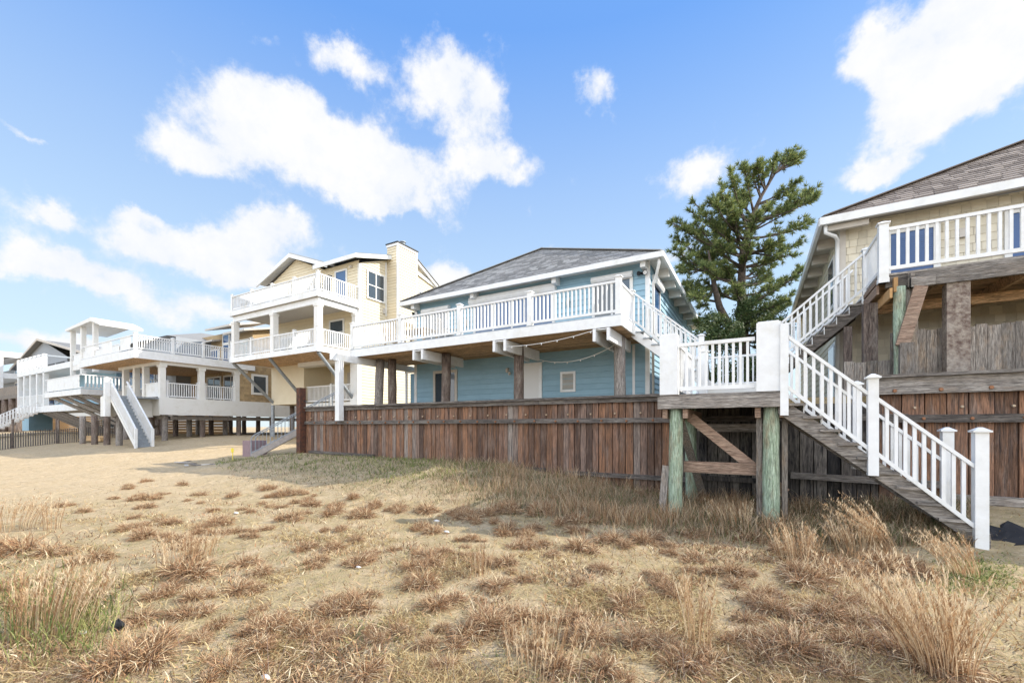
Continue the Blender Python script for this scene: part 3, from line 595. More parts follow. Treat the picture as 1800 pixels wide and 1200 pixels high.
# ------------------------------------------------------------------ CENTRAL LANDING AND BEACH STAIRS
def landing():
    T=thing('beach_walkway','weathered wooden landing on green pilings with white stairs down to the sand','walkway',(-.5,8.8,0))
    z=2.17
    for (x,y,zb) in ((-1.27,8.12,-.3),(.2,8.12,-.3),(-1.22,10.0,-.3),(.25,10.05,-.3)): piling(T,x,y,zb,z-.23 if y<9 else z-.05,.125,.115,'greenpile',(rng.uniform(-.03,.03),0))
    D=M(); yy=7.95
    while yy<12.3: D.box(-1.5,.42,yy,yy+.135,z-.035,z); yy+=.142
    D=D.build('landing_floor','greywoodh',T)
    M().box(-1.53,.40,7.90,7.945,z-.25,z-.04).build('rim_beam','greywoodh',T); M().box(-1.53,-1.49,7.95,10.2,z-.25,z-.04).build('rim_beam','greywoodh',T); M().box(.40,.44,7.95,10.2,z-.25,z-.04).build('rim_beam','greywoodh',T)
    j=M()
    for x in (-1.42,-1.08,.02,.36): j.box(x-.04,x+.04,7.98,10.2,z-.42,z-.26)
    j.build('joists','brownwoodh',T)
    M().box(-1.15,.1,8.3,8.36,.78,.98).build('cross_tie','brownwoodh',T); M().box(-1.1,.2,9.9,9.95,1.5,1.66).build('cross_tie','greywoodh',T)
    M().bar((-1.05,8.42,1.78),(.42,8.42,.50),.05,.17).build('diagonal_brace','brownwoodh',T)
    M().bar((-1.22,8.2,1.8),(-1.0,9.9,.2),.05,.14,up=(1,0,0)).build('diagonal_brace','greywoodv',T)
    M().bar((-1.42,8.1,.9),(-1.5,8.05,-.1),.05,.12,up=(1,0,0)).build('diagonal_brace','greywoodv',T)
    M().box(-.0,.08,8.16,8.24,.1,z-.3).box(.36,.44,8.2,8.3,.1,z-.3).build('side_post','greywoodv',T)
    # white boxed columns, gate between them
    for (x0,x1,h) in ((-1.5,-1.2,1.06),(.0,.33,1.10)):
        M().box(x0,x1,7.93,8.13,z,z+h).box(x0+.02,x1-.02,7.95,8.11,z+h,z+h+.02).build('boxed_column','white',T)
    G=railing(T,(-1.17,8.03,z),(-.02,8.03,z),.9,sp=.104,name='gate')
    railing(T,(-1.2,8.12,z),(-1.2,9.9,z),.9,sp=.125); railing(T,(.36,9.2,z),(.36,11.6,z),.9)
    # upper step-up landing behind
    M().box(-1.3,.5,12.4,13.62,2.66,2.72).box(-1.3,.5,12.38,12.42,2.45,2.655).build('upper_floor','whitepaint',T)
    M().box(-1.1,.3,12.1,12.4,2.38,2.43).build('step','greywoodh',T)
    for x in (-1.2,.4): M().box(x-.06,x+.06,13.4,13.52,2.2,2.66).build('stub_post','greywoodv',T)
    railing(T,(-1.2,13.58,2.72),(.42,13.58,2.72),.9,mid=False); post(T,-1.24,12.25,2.2,3.78,.2,'newel_post')
    for x in (-.9,-.62,): pass
    railing(T,(-1.14,12.2,2.72),(-1.14,10.2,2.2),.95)
    post(T,-.98,9.95,z,z+1.02,.16,'newel_post')
    # lower flight towards the sand, running along the bulkhead
    n=10; x0=.42; x1=2.62; run=(x1-x0)/n; rise=(z-.16)/n
    st=M()
    for i in range(n-1):
        zz=z-rise*(i+1); st.box(x0+run*i-.02,x0+run*(i+1)+.02,7.93,9.1,zz-.04,zz)
    S=st.build('staircase','greywoodh',T)
    for y in (8.0,9.02): M().bar((x0-.12,y,z-.22),(x1+.05,y,z-rise*n-.10-.0),.045,.27,plumb=True).build('stringer','greywoodh',S)
    r=M()
    for i in range(n): zz=z-rise*i; r.box(x0+run*i-.005,x0+run*i+.01,8.03,8.99,zz-rise+.0,zz-.042)
    r.build('risers','white',S)
    for y in (7.95,9.08):
        railing(S,(x0+.02,y,z-.06),(1.40,y,z-.06-(1.0/2.2)*rise*n),.92,sp=.098)
        railing(S,(1.52,y,z-.06-(1.1/2.2)*rise*n),(2.5,y,z-.06-(2.1/2.2)*rise*n),.92,sp=.098)
        post(S,1.46,y,.9,2.3,.12,'newel_post'); post(S,2.56,y,.0 if y<8.5 else 0,1.53,.13,'newel_post')
        post(S,.38,y,1.78 if y<8.5 else z-.3,z+1.05,.11,'newel_post',cap=False)
landing()

# ------------------------------------------------------------------ RIGHT HOUSE
def right_house():
    T=thing('beach_house','cream shingled beach house with brown roof and weathered raised deck at the right edge','house',(6,13.7,2.2))
    YW=13.7; xl=1.88; xr=14; zt=6.78; zb=2.1; YB=25
    m=M().box(xl+.02,xr,YW+.02,YB,zb,zt)
    m.lap([(xl,YW,zb),(8,YW,zb),(8,YW,zt),(xl,YW,zt)],(1,0,0),(0,0,1),(0,-1,0),.185,.014,split=.2,jit=.35)
    m.lap([(xl,YB,zb),(xl,YW,zb),(xl,YW,zt),(xl,YB,zt)],(0,-1,0),(0,0,1),(-1,0,0),.19,.016)
    m.build('wall','beige',T)
    M().box(xl-.03,xl+.1,YW-.035,YW+.1,zb,zt).build('corner_board','screenwhite',T)
    ex0,ey,ez=1.42,13.22,6.86; ax,ay,az=6.7,15.9,9.02; ex1=12; ry=25.5; w1=ax-ex0
    r=M(); r.lap([(ex0,ey,ez),(ex1,ey,ez),(ax,ay,az)],(1,0,0),(0,ay-ey,az-ez),(0,-(az-ez),ay-ey),.145,.014,split=.3,jit=.4)
    r.lap([(ex0,ry,ez),(ex0,ey,ez),(ax,ay,az),(ax,ry,az)],(0,-1,0),(w1,0,az-ez),(-(az-ez),0,w1),.2,.012,split=.6,jit=.4)
    r.bar((ex0,ey,ez+.02),(ax,ay,az+.03),.22,.025); r.build('roof','roofbrown',T)
    M().box(ex0-.03,ex1,ey-.06,ey+.02,ez-.19,ez-.005).box(ex0-.05,ex0+.03,ey+.02,ry,ez-.19,ez-.005).build('fascia','white',T)
    M().box(ex0,ex1,ey,YW+.05,ez-.06,ez-.035).box(ex0,xl+.02,YW,ry,ez-.06,ez-.035).build('soffit','screenwhite',T)
    for i in range(8): y=14.6+i*1.25; M().box(ex0+.06,xl-.01,y,y+.14,ez-.32,ez-.065).build('rafter_end','screenwhite',T)
    M().box(ex0+.15,xl+.5,ey+.1,ey+.2,ez-.32,ez-.19).build('eave_bracket','screenwhite',T)
    downspout(T,[(ex0+.1,ey+.08,ez-.15),(ex0+.1,ey+.08,ez-.36),(ex0+.3,ey+.12,ez-.48),(xl-.08,YW-.1,ez-.5),(xl-.08,YW-.08,ez-.9),(xl-.08,YW-.08,2.3)])
    windowY(T,2.85,3.62,4.65,6.3,YW-.005,t=.12,gl='blind',name='patio_door'); s=M()
    for i in range(30): s.box(2.86,3.61,YW-.045,YW-.036,4.7+i*.05,4.73+i*.05)
    s.build('blinds','blind',T); windowY(T,4.9,6.4,4.65,6.3,YW-.005,t=.12,gl='blind',mull=1,name='patio_door')
    m=M(); m.box(xl-.05,xl+.0,14.5,15.5,4.9,6.3); o=m.build('window','white',T); M().box(xl-.06,xl-.051,14.6,15.4,5.0,6.2).build('pane','glass',o)
    m=M(); m.box(xl-.05,xl+.0,14.3,15.5,2.3,3.9); o=m.build('window','white',T); M().box(xl-.06,xl-.051,14.4,15.4,2.4,3.8).build('pane','glass',o)
    M().box(4.05,4.2,YW-.1,YW-.02,5.95,6.15).build('wall_lantern','screenwhite',T)
    # deck
    dz=4.62; X0=2.12; DY=11.0
    D=M(); yy=DY
    while yy<YW: D.box(X0,12,yy,yy+.135,dz-.04,dz); yy+=.142
    D=D.build('deck','greywoodh',T)
    M().box(X0+.42,12,DY-.05,DY+.02,dz-.33,dz-.05).build('deck_beam','greywoodh',D)
    M().box(X0+.1,X0+.42,DY-.02,DY+.05,dz-.28,dz-.06).build('deck_beam','darkwoodh',D)
    s=M(); yy=DY+.15
    while yy<YW-.1: s.box(X0,12,yy,yy+.13,dz-.08,dz-.045); yy+=.14
    for x in (3.0,4.2,5.4,6.6): s.box(x,x+.06,DY+.03,YW,dz-.3,dz-.09)
    s.box(X0,12,12.3,12.4,dz-.5,dz-.31); s.build('underside_boards','soffit',D)
    post(D,X0+.06,DY+.0,dz-.18,dz+.98,.15); railing(D,(X0+.15,DY,dz),(4.9,DY,dz),.9,sp=.135,bal=.045); post(D,4.97,DY,dz,dz+.98,.14); railing(D,(5.05,DY,dz),(8.2,DY,dz),.9,sp=.135,bal=.045)
    railing(D,(X0+.04,DY+.08,dz),(X0+.04,12.3,dz),.9,sp=.11); post(D,X0+.04,12.38,dz-.3,dz+.97,.13)
    M().box(X0-.02,X0+.02,DY+.1,12.4,dz-.14,dz-.05).box(X0-.02,X0+.02,DY+.1,12.35,dz-.36,dz-.18).build('rim_joist','brownwoodh',D)
    M().box(X0+.1,X0+.14,DY-.3,12.3,dz-.55,dz-.36).build('rim_joist','orangewood',D)
    M().box(X0+.44,X0+.5,DY-.14,DY+.4,dz-.36,dz-.08).build('joist_end','greywoodh',D); M().box(X0+.2,X0+.26,DY-.12,DY+.3,dz-.4,dz-.12).build('joist_end','orangewood',D)
    M().box(X0+.44,X0+.78,DY-.18,DY-.06,dz-.36,dz-.18).build('beam_seat','greywoodh',D)
    # supports
    M().box(3.10,3.42,11.0,11.24,2.5,dz-.33).build('support_post','stonepost',T,label='thick mottled purple-grey post under the deck')
    piling(T,2.42,10.95,.0,dz-.3,.10,.09,'greenpile'); M().bar((2.70,10.85,dz-.36),(2.42,10.80,3.15),.08,.2,up=(1,0,0)).build('diagonal_brace','brownwoodh',T)
    M().box(2.38,2.60,10.75,10.9,2.28,3.2).build('diagonal_brace','greywoodv',T); M().box(2.52,2.7,11.0,11.1,2.3,dz-.35).build('support_post','greywoodv',T)
    M().box(1.98,2.22,11.6,11.8,2.2,dz-.4).build('support_post','pile',T); M().box(1.75,1.9,12.3,12.4,2.2,3.9).build('support_post','pile',T)
    # flight down to the walkway
    n=9; x0=X0-.02; x1=.0; run=(x0-x1)/n; rise=(dz-2.72)/n; st=M()
    for i in range(n-1): z=dz-rise*(i+1); xx=x0-run*i; st.box(xx-run-.03,xx,12.36,13.58,z-.04,z)
    ST=st.build('staircase','greywoodh',T)
    for y in (12.41,13.53): M().bar((x0+.05,y,dz-.2),(x1,y,2.72-.2),.05,.3,plumb=True).build('stringer','darkwoodh',ST)
    rr=M()
    for i in range(n): z=dz-rise*i; rr.box(x0-run*i-.02,x0-run*i-.005,12.37,13.5,z-rise,z-.042)
    rr.build('risers','white',ST); sl_=(dz-2.72)/(x0-x1)
    railing(ST,(X0-.02,12.4,dz+.0),(.5,12.4,dz-1.6*sl_+.05),.93); railing(ST,(X0-.02,13.55,dz+.0),(.5,13.55,dz-1.6*sl_+.05),.93)
    post(ST,.44,12.4,2.7,dz-1.65*sl_+1.03,.13); post(ST,.44,13.55,2.7,dz-1.65*sl_+1.0,.13)
right_house()

# ------------------------------------------------------------------ YELLOW HOUSE
def yellow_house():
    T=thing('beach_house','three-storey pale yellow house with stacked white balconies and a tall boxed chimney','house',(-23,15,1))
    X1=-19.2; X0=-27.6; YF=16.4; YB=27; YD=13.8
    m=M()
    m.box(X0,X1-.02,YF+.02,YB,5.46,10.7)
    m.box(-24.0,X1-.02,18.45,YB,.6,5.46)
    # side wall with rising shed top, siding
    m.lap([(X1,YF,2.2),(X1,YB,2.2),(X1,YB,11.3),(X1,18.9,11.75),(X1,YF,10.75)],(0,1,0),(0,0,1),(1,0,0),.17,.028)
    m.lap([(X0,YF,8.5),(X1,YF,8.5),(X1,YF,10.9),(X0,YF,10.9)],(1,0,0),(0,0,1),(0,-1,0),.17,.026)
    m.lap([(X0,YF,5.5),(X1,YF,5.5),(X1,YF,8.1),(X0,YF,8.1)],(1,0,0),(0,0,1),(0,-1,0),.17,.026)
    m.lap([(-27.6,YF-.02,10.8),(-22.0,YF-.02,10.8),(-24.85,YF-.02,12.0)],(1,0,0),(0,0,1),(0,-1,0),.17,.026)
    m.box(-27.4,-22.2,YF+.0,YB,10.7,10.8)
    m.build('wall','yellow',T)
    # lower enclosed room
    M().box(-27.35,-23.98,16.3,YB,3.02,5.48).build('lower_room','yellow',T)
    M().box(-23.98,X1,18.2,18.4,1,5.45).build('porch_wall','yellow',T)
    M().box(-23.98,X1,15.9,16.5,5.2,5.46).build('porch_lintel','whitepaint',T)
    d=M().box(-22.3,-20.7,18.12,18.2,3.0,5.0).build('door','screenwhite',T)
    M().blob((-21.6,18.08,3.95),.04,.04,.04).build('door_knob','black',d)
    M().box(-19.7,-19.1,16.2,16.42,2.0,5.5).build('corner_column','whitepaint',T)
    M().box(-23.98,X1,16.4,18.3,2.9,3.02).build('porch_floor','whitepaint',T)
    railing(T,(-23.9,16.45,3.05),(-19.8,16.45,3.05),1.0); post(T,-21.6,16.45,3.0,4.1,.13)
    M().box(-24,X1-.3,16.42,16.48,2.3,2.95).build('skirt','whitepaint',T)
    M().box(X1-.1,X1+.03,YF-.03,YF+.12,2.2,10.7).build('corner_board','whitepaint',T); M().box(X1,X1+.03,18.3,18.42,8.2,11.4).build('corner_board','whitepaint',T)
    # roof: front gable and shed
    g=M(); gz_=12.22
    for s,xe in ((-1,-28.35),(1,-21.3)):
        a=Vector((-24.85,15.95,gz_)); b=Vector((xe,15.95,gz_-abs(xe+24.85)*.36))
        g.hexa([a,b,b+Vector((0,11,0)),a+Vector((0,11,0)),a+Vector((0,0,.06)),b+Vector((0,0,.06)),b+Vector((0,11,.06)),a+Vector((0,11,.06))])
    g.hexa([(-22.5,15.9,11.0),(-18.85,15.9,11.0),(-18.85,19,11.93),(-22.5,19,11.93),(-22.5,15.9,11.06),(-18.85,15.9,11.06),(-18.85,19,11.99),(-22.5,19,11.99)])
    g.hexa([(-22.5,19,11.93),(-18.85,19,11.93),(-18.85,27,10.2),(-22.5,27,10.2),(-22.5,19,11.99),(-18.85,19,11.99),(-18.85,27,10.26),(-22.5,27,10.26)])
    g.build('roof','roofgrey',T)
    f=M()
    for s,xe in ((-1,-28.35),(1,-21.3)):
        f.bar((-24.85,15.9,gz_-.12),(xe,15.9,gz_-.12-abs(xe+24.85)*.36),.06,.24,plumb=True)
        f.hexa([(-24.85,15.95,gz_-.03),(xe,15.95,gz_-.03-abs(xe+24.85)*.36),(xe,16.5,gz_-.03-abs(xe+24.85)*.36),(-24.85,16.5,gz_-.03),(-24.85,15.95,gz_-.01),(xe,15.95,gz_-.01-abs(xe+24.85)*.36),(xe,16.5,gz_-.01-abs(xe+24.85)*.36),(-24.85,16.5,gz_-.01)])
    f.box(-22.5,-18.83,15.84,15.9,10.8,11.03).bar((-18.85,15.9,10.9),(-18.85,19,11.83),.06,.22,plumb=True).bar((-18.85,19,11.83),(-18.85,23.3,10.9),.06,.2,plumb=True)
    f.hexa([(-22.5,15.9,10.97),(-18.9,15.9,10.97),(-18.9,16.5,11.15),(-22.5,16.5,11.15),(-22.5,15.9,10.99),(-18.9,15.9,10.99),(-18.9,16.5,11.17),(-22.5,16.5,11.17)])
    f.build('fascia','white',T)
    # rear side gable
    m=M().box(X1-1,X1+.25,20.6,24.3,7,10.6); m.lap([(X1+.27,20.6,8),(X1+.27,23.8,8),(X1+.27,23.8,10.5),(X1+.27,20.6,12.1)],(0,1,0),(0,0,1),(1,0,0),.17,.028); m.build('rear_wing','yellow',T)
    M().bar((X1+.35,20.2,12.3),(X1+.35,24.2,10.25),.3,.2,plumb=True).build('fascia','white',T)
    M().bar((X1+.35,20.2,12.43),(X1+.35,24.25,10.36),.4,.05,plumb=True).build('roof_edge','roofgrey',T)
    windowX(T,20.9,22.0,9.0,10.3,X1+.29,t=.07,mull=1)
    # chimney
    cx=-18.35; m=M().box(X1,cx-.02,18.5,20.08,7.9,12.3); m.lap([(cx,18.48,7.9),(cx,20.1,7.9),(cx,20.1,12.3),(cx,18.48,12.3)],(0,1,0),(0,0,1),(1,0,0),.17,.028); m.lap([(X1,18.48,7.9),(cx,18.48,7.9),(cx,18.48,12.3),(X1,18.48,12.3)],(1,0,0),(0,0,1),(0,-1,0),.17,.026)
    C=m.build('chimney','yellow',T); M().box(cx-.08,cx+.03,18.45,18.52,7.9,12.3).box(cx-.04,cx+.03,20.04,20.13,7.9,12.3).box(X1-.03,cx+.05,18.42,20.15,12.3,12.45).build('chimney_trim','white',C)
    M().box(X1-.06,cx+.09,18.39,20.18,12.45,12.52).build('chimney_cap','black',C); M().cyl((-18.75,19.3,12.5),(-18.75,19.3,12.82),.14,.14,12).cyl((-18.75,19.3,12.84),(-18.75,19.3,12.9),.2,.18,12).build('flue','galv',C)
    windowX(T,16.98,18.15,8.98,10.45,X1+.02,t=.08,mull=1,rail=True)
    windowY(T,-21.1,-20.25,8.6,10.5,YF-.01,t=.1,gl='blueglass',name='balcony_door')
    windowY(T,-26.4,-23.6,5.8,7.2,YF-.01,t=.08,mull=3,rail=False,name='sliding_door'); windowY(T,-21.6,-20.5,6.4,7.7,YF-.01,t=.1,rail=True)
    M().blob((-19.8,YF-.08,10.6),.1,.1,.07).build('wall_lantern','screenwhite',T); M().box(X1+.02,X1+.1,18.1,18.25,8.3,8.6).build('meter_box','screenwhite',T)
    # balconies
    for nm,z,fz in (('upper_balcony',8.5,.3),('lower_balcony',5.72,.3)):
        D=M().box(-27.3,X1,YD,YF,z-.06,z).build(nm,'whitepaint',T)
        f=M().box(-27.36,X1+.04,YD-.05,YD,z-fz,z-.01).box(X1-.01,X1+.04,YD,YF,z-fz,z-.01).box(-27.4,-27.3,YD,YF,z-fz,z-.01)
        if nm=='upper_balcony': f.box(-27.25,X1-.06,YD+.1,YD+.2,z-.62,z-fz).box(X1-.2,X1-.08,YD+.2,YF,z-.62,z-fz)
        f.build('fascia','white',D)
        M().box(-27.28,X1-.02,YD+.05,YF,z-fz+.02,z-fz+.05).build('ceiling','screenwhite' if z>8 else 'soffit',D)
        ps=[-27.25,-25.2,-23.2,-21.2,X1-.05] 
        for x in ps: post(D,x,YD+.06,z,z+.97,.13)
        for a,b in zip(ps,ps[1:]): railing(D,(a+.06,YD+.06,z),(b-.06,YD+.06,z),.9,sp=.13)
        railing(D,(X1-.05,YD+.12,z),(X1-.05,YF-.08,z),.9,sp=.13)
        railing(D,(-27.25,YD+.12,z),(-27.25,YF-.08,z),.9,sp=.13)
    for (x,y) in ((-27.1,YD+.15),(-23.15,YD+.15),(-19.35,YD+.15),(-19.3,YF-.15)):
        M().box(x-.15,x+.15,y-.15,y+.15,5.72,7.88).box(x-.18,x+.18,y-.18,y+.18,7.72,7.87).build('column','whitepaint',T)
    for (x,x2) in ((-27.2,-27.2),(-23.5,-23.9),(-19.3,-19.6)):
        M().cyl((x,YD+.1,5.4),(x2,YF+.0,3.1),.09,.09,10).build('brace','galv',T)
    M().cyl((-27.2,16.3,3.0),(-27.2,16.3,.6),.11,.11,12).build('support_pipe','galv',T)
    for x in (-27,-24.5,-22,-19.8):
        for y in (17.5,20.5,24): piling(T,x,y,.5,3.0,.15,.15,'pile')
yellow_house()
BG='dark chairs on the yellow house upper balcony'
for (x,y,rz,l) in ((-26.9,14.6,R(0),'dark blue chair at the far left corner of the yellow house upper balcony'),(-25.9,14.7,R(-30),'dark blue chair second from the left on the yellow upper balcony'),(-22.9,14.6,R(20),'dark chair below the gable on the yellow house upper balcony'),(-20.1,14.7,R(0),'dark chair behind the right corner post of the yellow upper balcony')):
    chair(x,y,8.5,rz,l,'darkwicker',BG,back=1.25,name='balcony_chair')
# metal rail steps at the yellow house's beach side
def metal_steps():
    T=thing('metal_rail_steps','concrete steps with grey pipe handrails left of the brown bulkhead','steps',(-16,9.2,.55))
    # flight rises along +Y beside the lot
    n=9; a=w(449,800,Z=.34); base=Vector((a[0],a[1],.3)); d=Vector((.62,.78,0)).normalized(); sdv=Vector((.78,-.62,0)).normalized(); W=.95; L_=3.3; top=2.3; z0=.34; run=L_/n
    m=M()
    for i in range(n):
        z=z0+(top-z0)*(i+1)/n; p=base+d*run*i; q=p+d*(run+.03)
        m.hexa([Vector((*v.xy,zz)) for zz in (z-.06,z) for v in (p,q,q+sdv*W,p+sdv*W)])
    m.build('treads','concrete',T)
    for k in (0,W):
        b=base+sdv*k; t=b+d*L_
        M().bar((b.x,b.y,z0-.02),(t.x,t.y,top-.02),.06,.26,plumb=True).build('stringer','concrete',T)
        h=.88; r=M(); e=b+d*.1
        r.tube([(b.x,b.y,z0),(b.x,b.y,z0+h-.1),(e.x,e.y,z0+h+.03),(t.x,t.y,top+h)],.022,8)
        r.tube([(b.x,b.y,z0+.15),(t.x,t.y,top+.15)],.018,6)
        q=int(L_/.14)
        for i in range(1,q):
            p=b.lerp(t,i/q); zz=z0+(top-z0)*i/q; r.cyl((p.x,p.y,zz+.15),(p.x,p.y,zz+h),.009,.009,5)
        r.build('handrail','galv',T)
    p=base-d*.1-sdv*.3
    M().box(p.x-.75,p.x-.05,p.y-.1,p.y+.6,.1,.98).build('side_block','mauve',T)
metal_steps()

# ------------------------------------------------------------------ TAN PORCH HOUSE
def tan_house():
    T=thing('beach_house','tan shingled house with wide white two-level porch and white beach stairs','house',(-33,14,1))
    XS=-31.8; z1=6.15
    # body
    m=M().box(-42,XS-.05,17.0,32,3.4,6.3); m.lap([(XS,16.6,3.4),(XS,30,3.4),(XS,30,6.2),(XS,16.6,6.2)],(0,1,0),(0,0,1),(1,0,0),.18,.014,split=.2,jit=.3)
    m.lap([(-38,17,3.4),(XS,17,3.4),(XS,17,6),(-38,17,6)],(1,0,0),(0,0,1),(0,-1,0),.18,.014,split=.2,jit=.3); m.build('wall','tan',T)
    windowX(T,17.6,18.5,4.1,5.3,XS+.01,t=.15); 
    for (x0,x1) in ((-36.8,-35),(-34.4,-32.6)): windowY(T,x0,x1,3.5,5.3,16.97,t=.12,gl='glass',mull=1)
    # upper storey
    M().box(-45,-33.5,18.5,30,6.1,9.2).build('upper_wall','tan',T)
    windowY(T,-37.6,-36.8,6.2,8.2,18.47,gl='blueglass',t=.1); windowY(T,-36.5,-35.8,6.2,8.2,18.47,gl='tealglass',t=.1); windowY(T,-35.5,-34.0,6.2,8.3,18.47,gl='tealglass',t=.12)
    windowY(T,-37.6,-36.8,8.4,9.0,18.47,gl='blueglass',t=.1); windowY(T,-36.5,-35.8,8.4,9.1,18.47,gl='blueglass',t=.1); windowY(T,-40.4,-38.4,6.3,7.9,18.47,gl='blueglass',t=.12)
    r=M()
    r.hexa([(-41.5,17.8,8.5),(-38,17.8,8.5),(-38,21,9.2),(-41.5,21,9.2),(-41.5,17.8,8.62),(-38,17.8,8.62),(-38,21,9.3),(-41.5,21,9.3)])
    r.hexa([(-38.3,17.4,9.25),(-34.6,17.4,9.25),(-34.6,21,10.3),(-38.3,21,10.3),(-38.3,17.4,9.4),(-34.6,17.4,9.4),(-34.6,21,10.45),(-38.3,21,10.45)])
    r.hexa([(-36,17.6,8.75),(-33,17.6,8.75),(-33,21,9.6),(-36,21,9.6),(-36,17.6,8.9),(-33,17.6,8.9),(-33,21,9.75),(-36,21,9.75)])
    r.build('roof','screenwhite',T)
    # porch level
    P=M().box(-37.8,XS,12.0,17.0,3.3,3.4).box(-32.75,-31.8,9.6,12.0,3.3,3.4).build('porch','galv',T)
    M().box(-37.8,XS,11.95,12.0,2.3,3.38).box(XS,XS+.06,11.95,28,2.35,3.42).build('porch_skirt','whitepaint',P)
    M().box(-32.75,-31.95,9.55,9.6,2.2,3.35).box(-32.8,-32.75,9.55,12,2.2,3.35).box(-31.95,-31.9,9.6,9.62,2.2,3.3).build('porch_skirt','whitepaint',P)
    for (y) in (12.15,14.3,16.5): M().box(XS-.28,XS+.02,y-.15,y+.15,3.4,5.5).box(XS-.34,XS+.06,y-.2,y+.2,5.3,5.45).build('column','whitepaint',T)
    for x in (-34.2,-35.6,-37.3): M().box(x-.15,x+.15,12.0,12.3,3.4,5.5).build('column','whitepaint',T)
    M().box(-38,XS+.05,11.98,12.25,5.45,5.75).box(XS-.25,XS+.05,12.25,17.2,5.45,5.75).build('porch_beam','whitepaint',T)
    for a,b in ((12.4,14.1),(14.5,16.3)): railing(P,(XS-.1,a,3.42),(XS-.1,b,3.42),.95); post(P,XS-.1,a,3.4,4.45,.12); post(P,XS-.1,b,3.4,4.45,.12)
    railing(P,(-34.1,12.1,3.42),(-32.1,12.1,3.42),.95,solid=True); railing(P,(-37.2,12.1,3.42),(-35.7,12.1,3.42),.95)
    # upper deck
    D=M().box(-40.4,-31.6,10.7,17.2,z1-.1,z1).build('upper_deck','galv',T)
    M().box(-40.45,-31.55,10.65,10.7,z1-.5,z1-.02).box(-31.6,-31.55,10.7,17.6,z1-.5,z1-.02).build('fascia','white',D)
    M().box(-40.4,-31.62,10.72,17.2,z1-.5,z1-.45).build('underside_boards','soffit',D)
    xs=[-40.3,-37.4,-34.5,-31.65]
    for a,b in zip(xs,xs[1:]): railing(D,(a,10.75,z1),(b,10.75,z1),.9,solid=True,sp=1.0)
    ys=[10.75,12.6,14.3,16.0,17.4]
    for a,b in zip(ys,ys[1:]): railing(D,(-31.65,a+.06,z1),(-31.65,b-.06,z1),.9,mid=True); post(D,-31.65,b,z1,z1+.95,.14)
    post(D,-31.65,10.75,z1,z1+.98,.16)
    # stairs down to the sand (along +X)
    n=15; x0=-31.8; x1=-28.5; st=M(); run=(x1-x0)/n; rise=(3.4-.55)/n
    for i in range(n): z=3.4-rise*(i+.0); st.box(x0+run*i,x0+run*(i+1)+.03,9.72,10.4,z-rise-.04,z-rise); st.box(x0+run*i,x0+run*i+.02,9.74,10.38,z-rise,z)
    S=st.build('staircase','galv',T)
    for y in (9.7,10.42):
        M().bar((x0,y,3.2),(x1+.1,y,.45),.05,.22,plumb=True).build('stringer','whitepaint',S); railing(S,(x0,y,3.35),(x1,y,.62),.9,sp=.13,bal=.05); post(S,x1,y,.4,1.5,.12,'newel_post',cap=False)
    post(S,-31.85,9.55,2.2,4.35,.24,'newel_post'); 
    # pilings below
    for x in (-38,-36,-34,-32.2):
        for y in (10.2,12.4,14.5,16.8,19.2,22,25): 
            if x>-33 or y<20: piling(T,x,y,.3,3.3 if y>12 else 2.3,.16,.15,'pile' if rng.random()<.7 else 'pilegrey')
    M().box(-38.5,-31.95,12.6,12.7,2.1,2.3).box(-38.5,-31.95,15,15.1,2.1,2.3).box(-32.1,-32,12.6,24,2.05,2.3).build('girders','greywoodh',T)
tan_house()
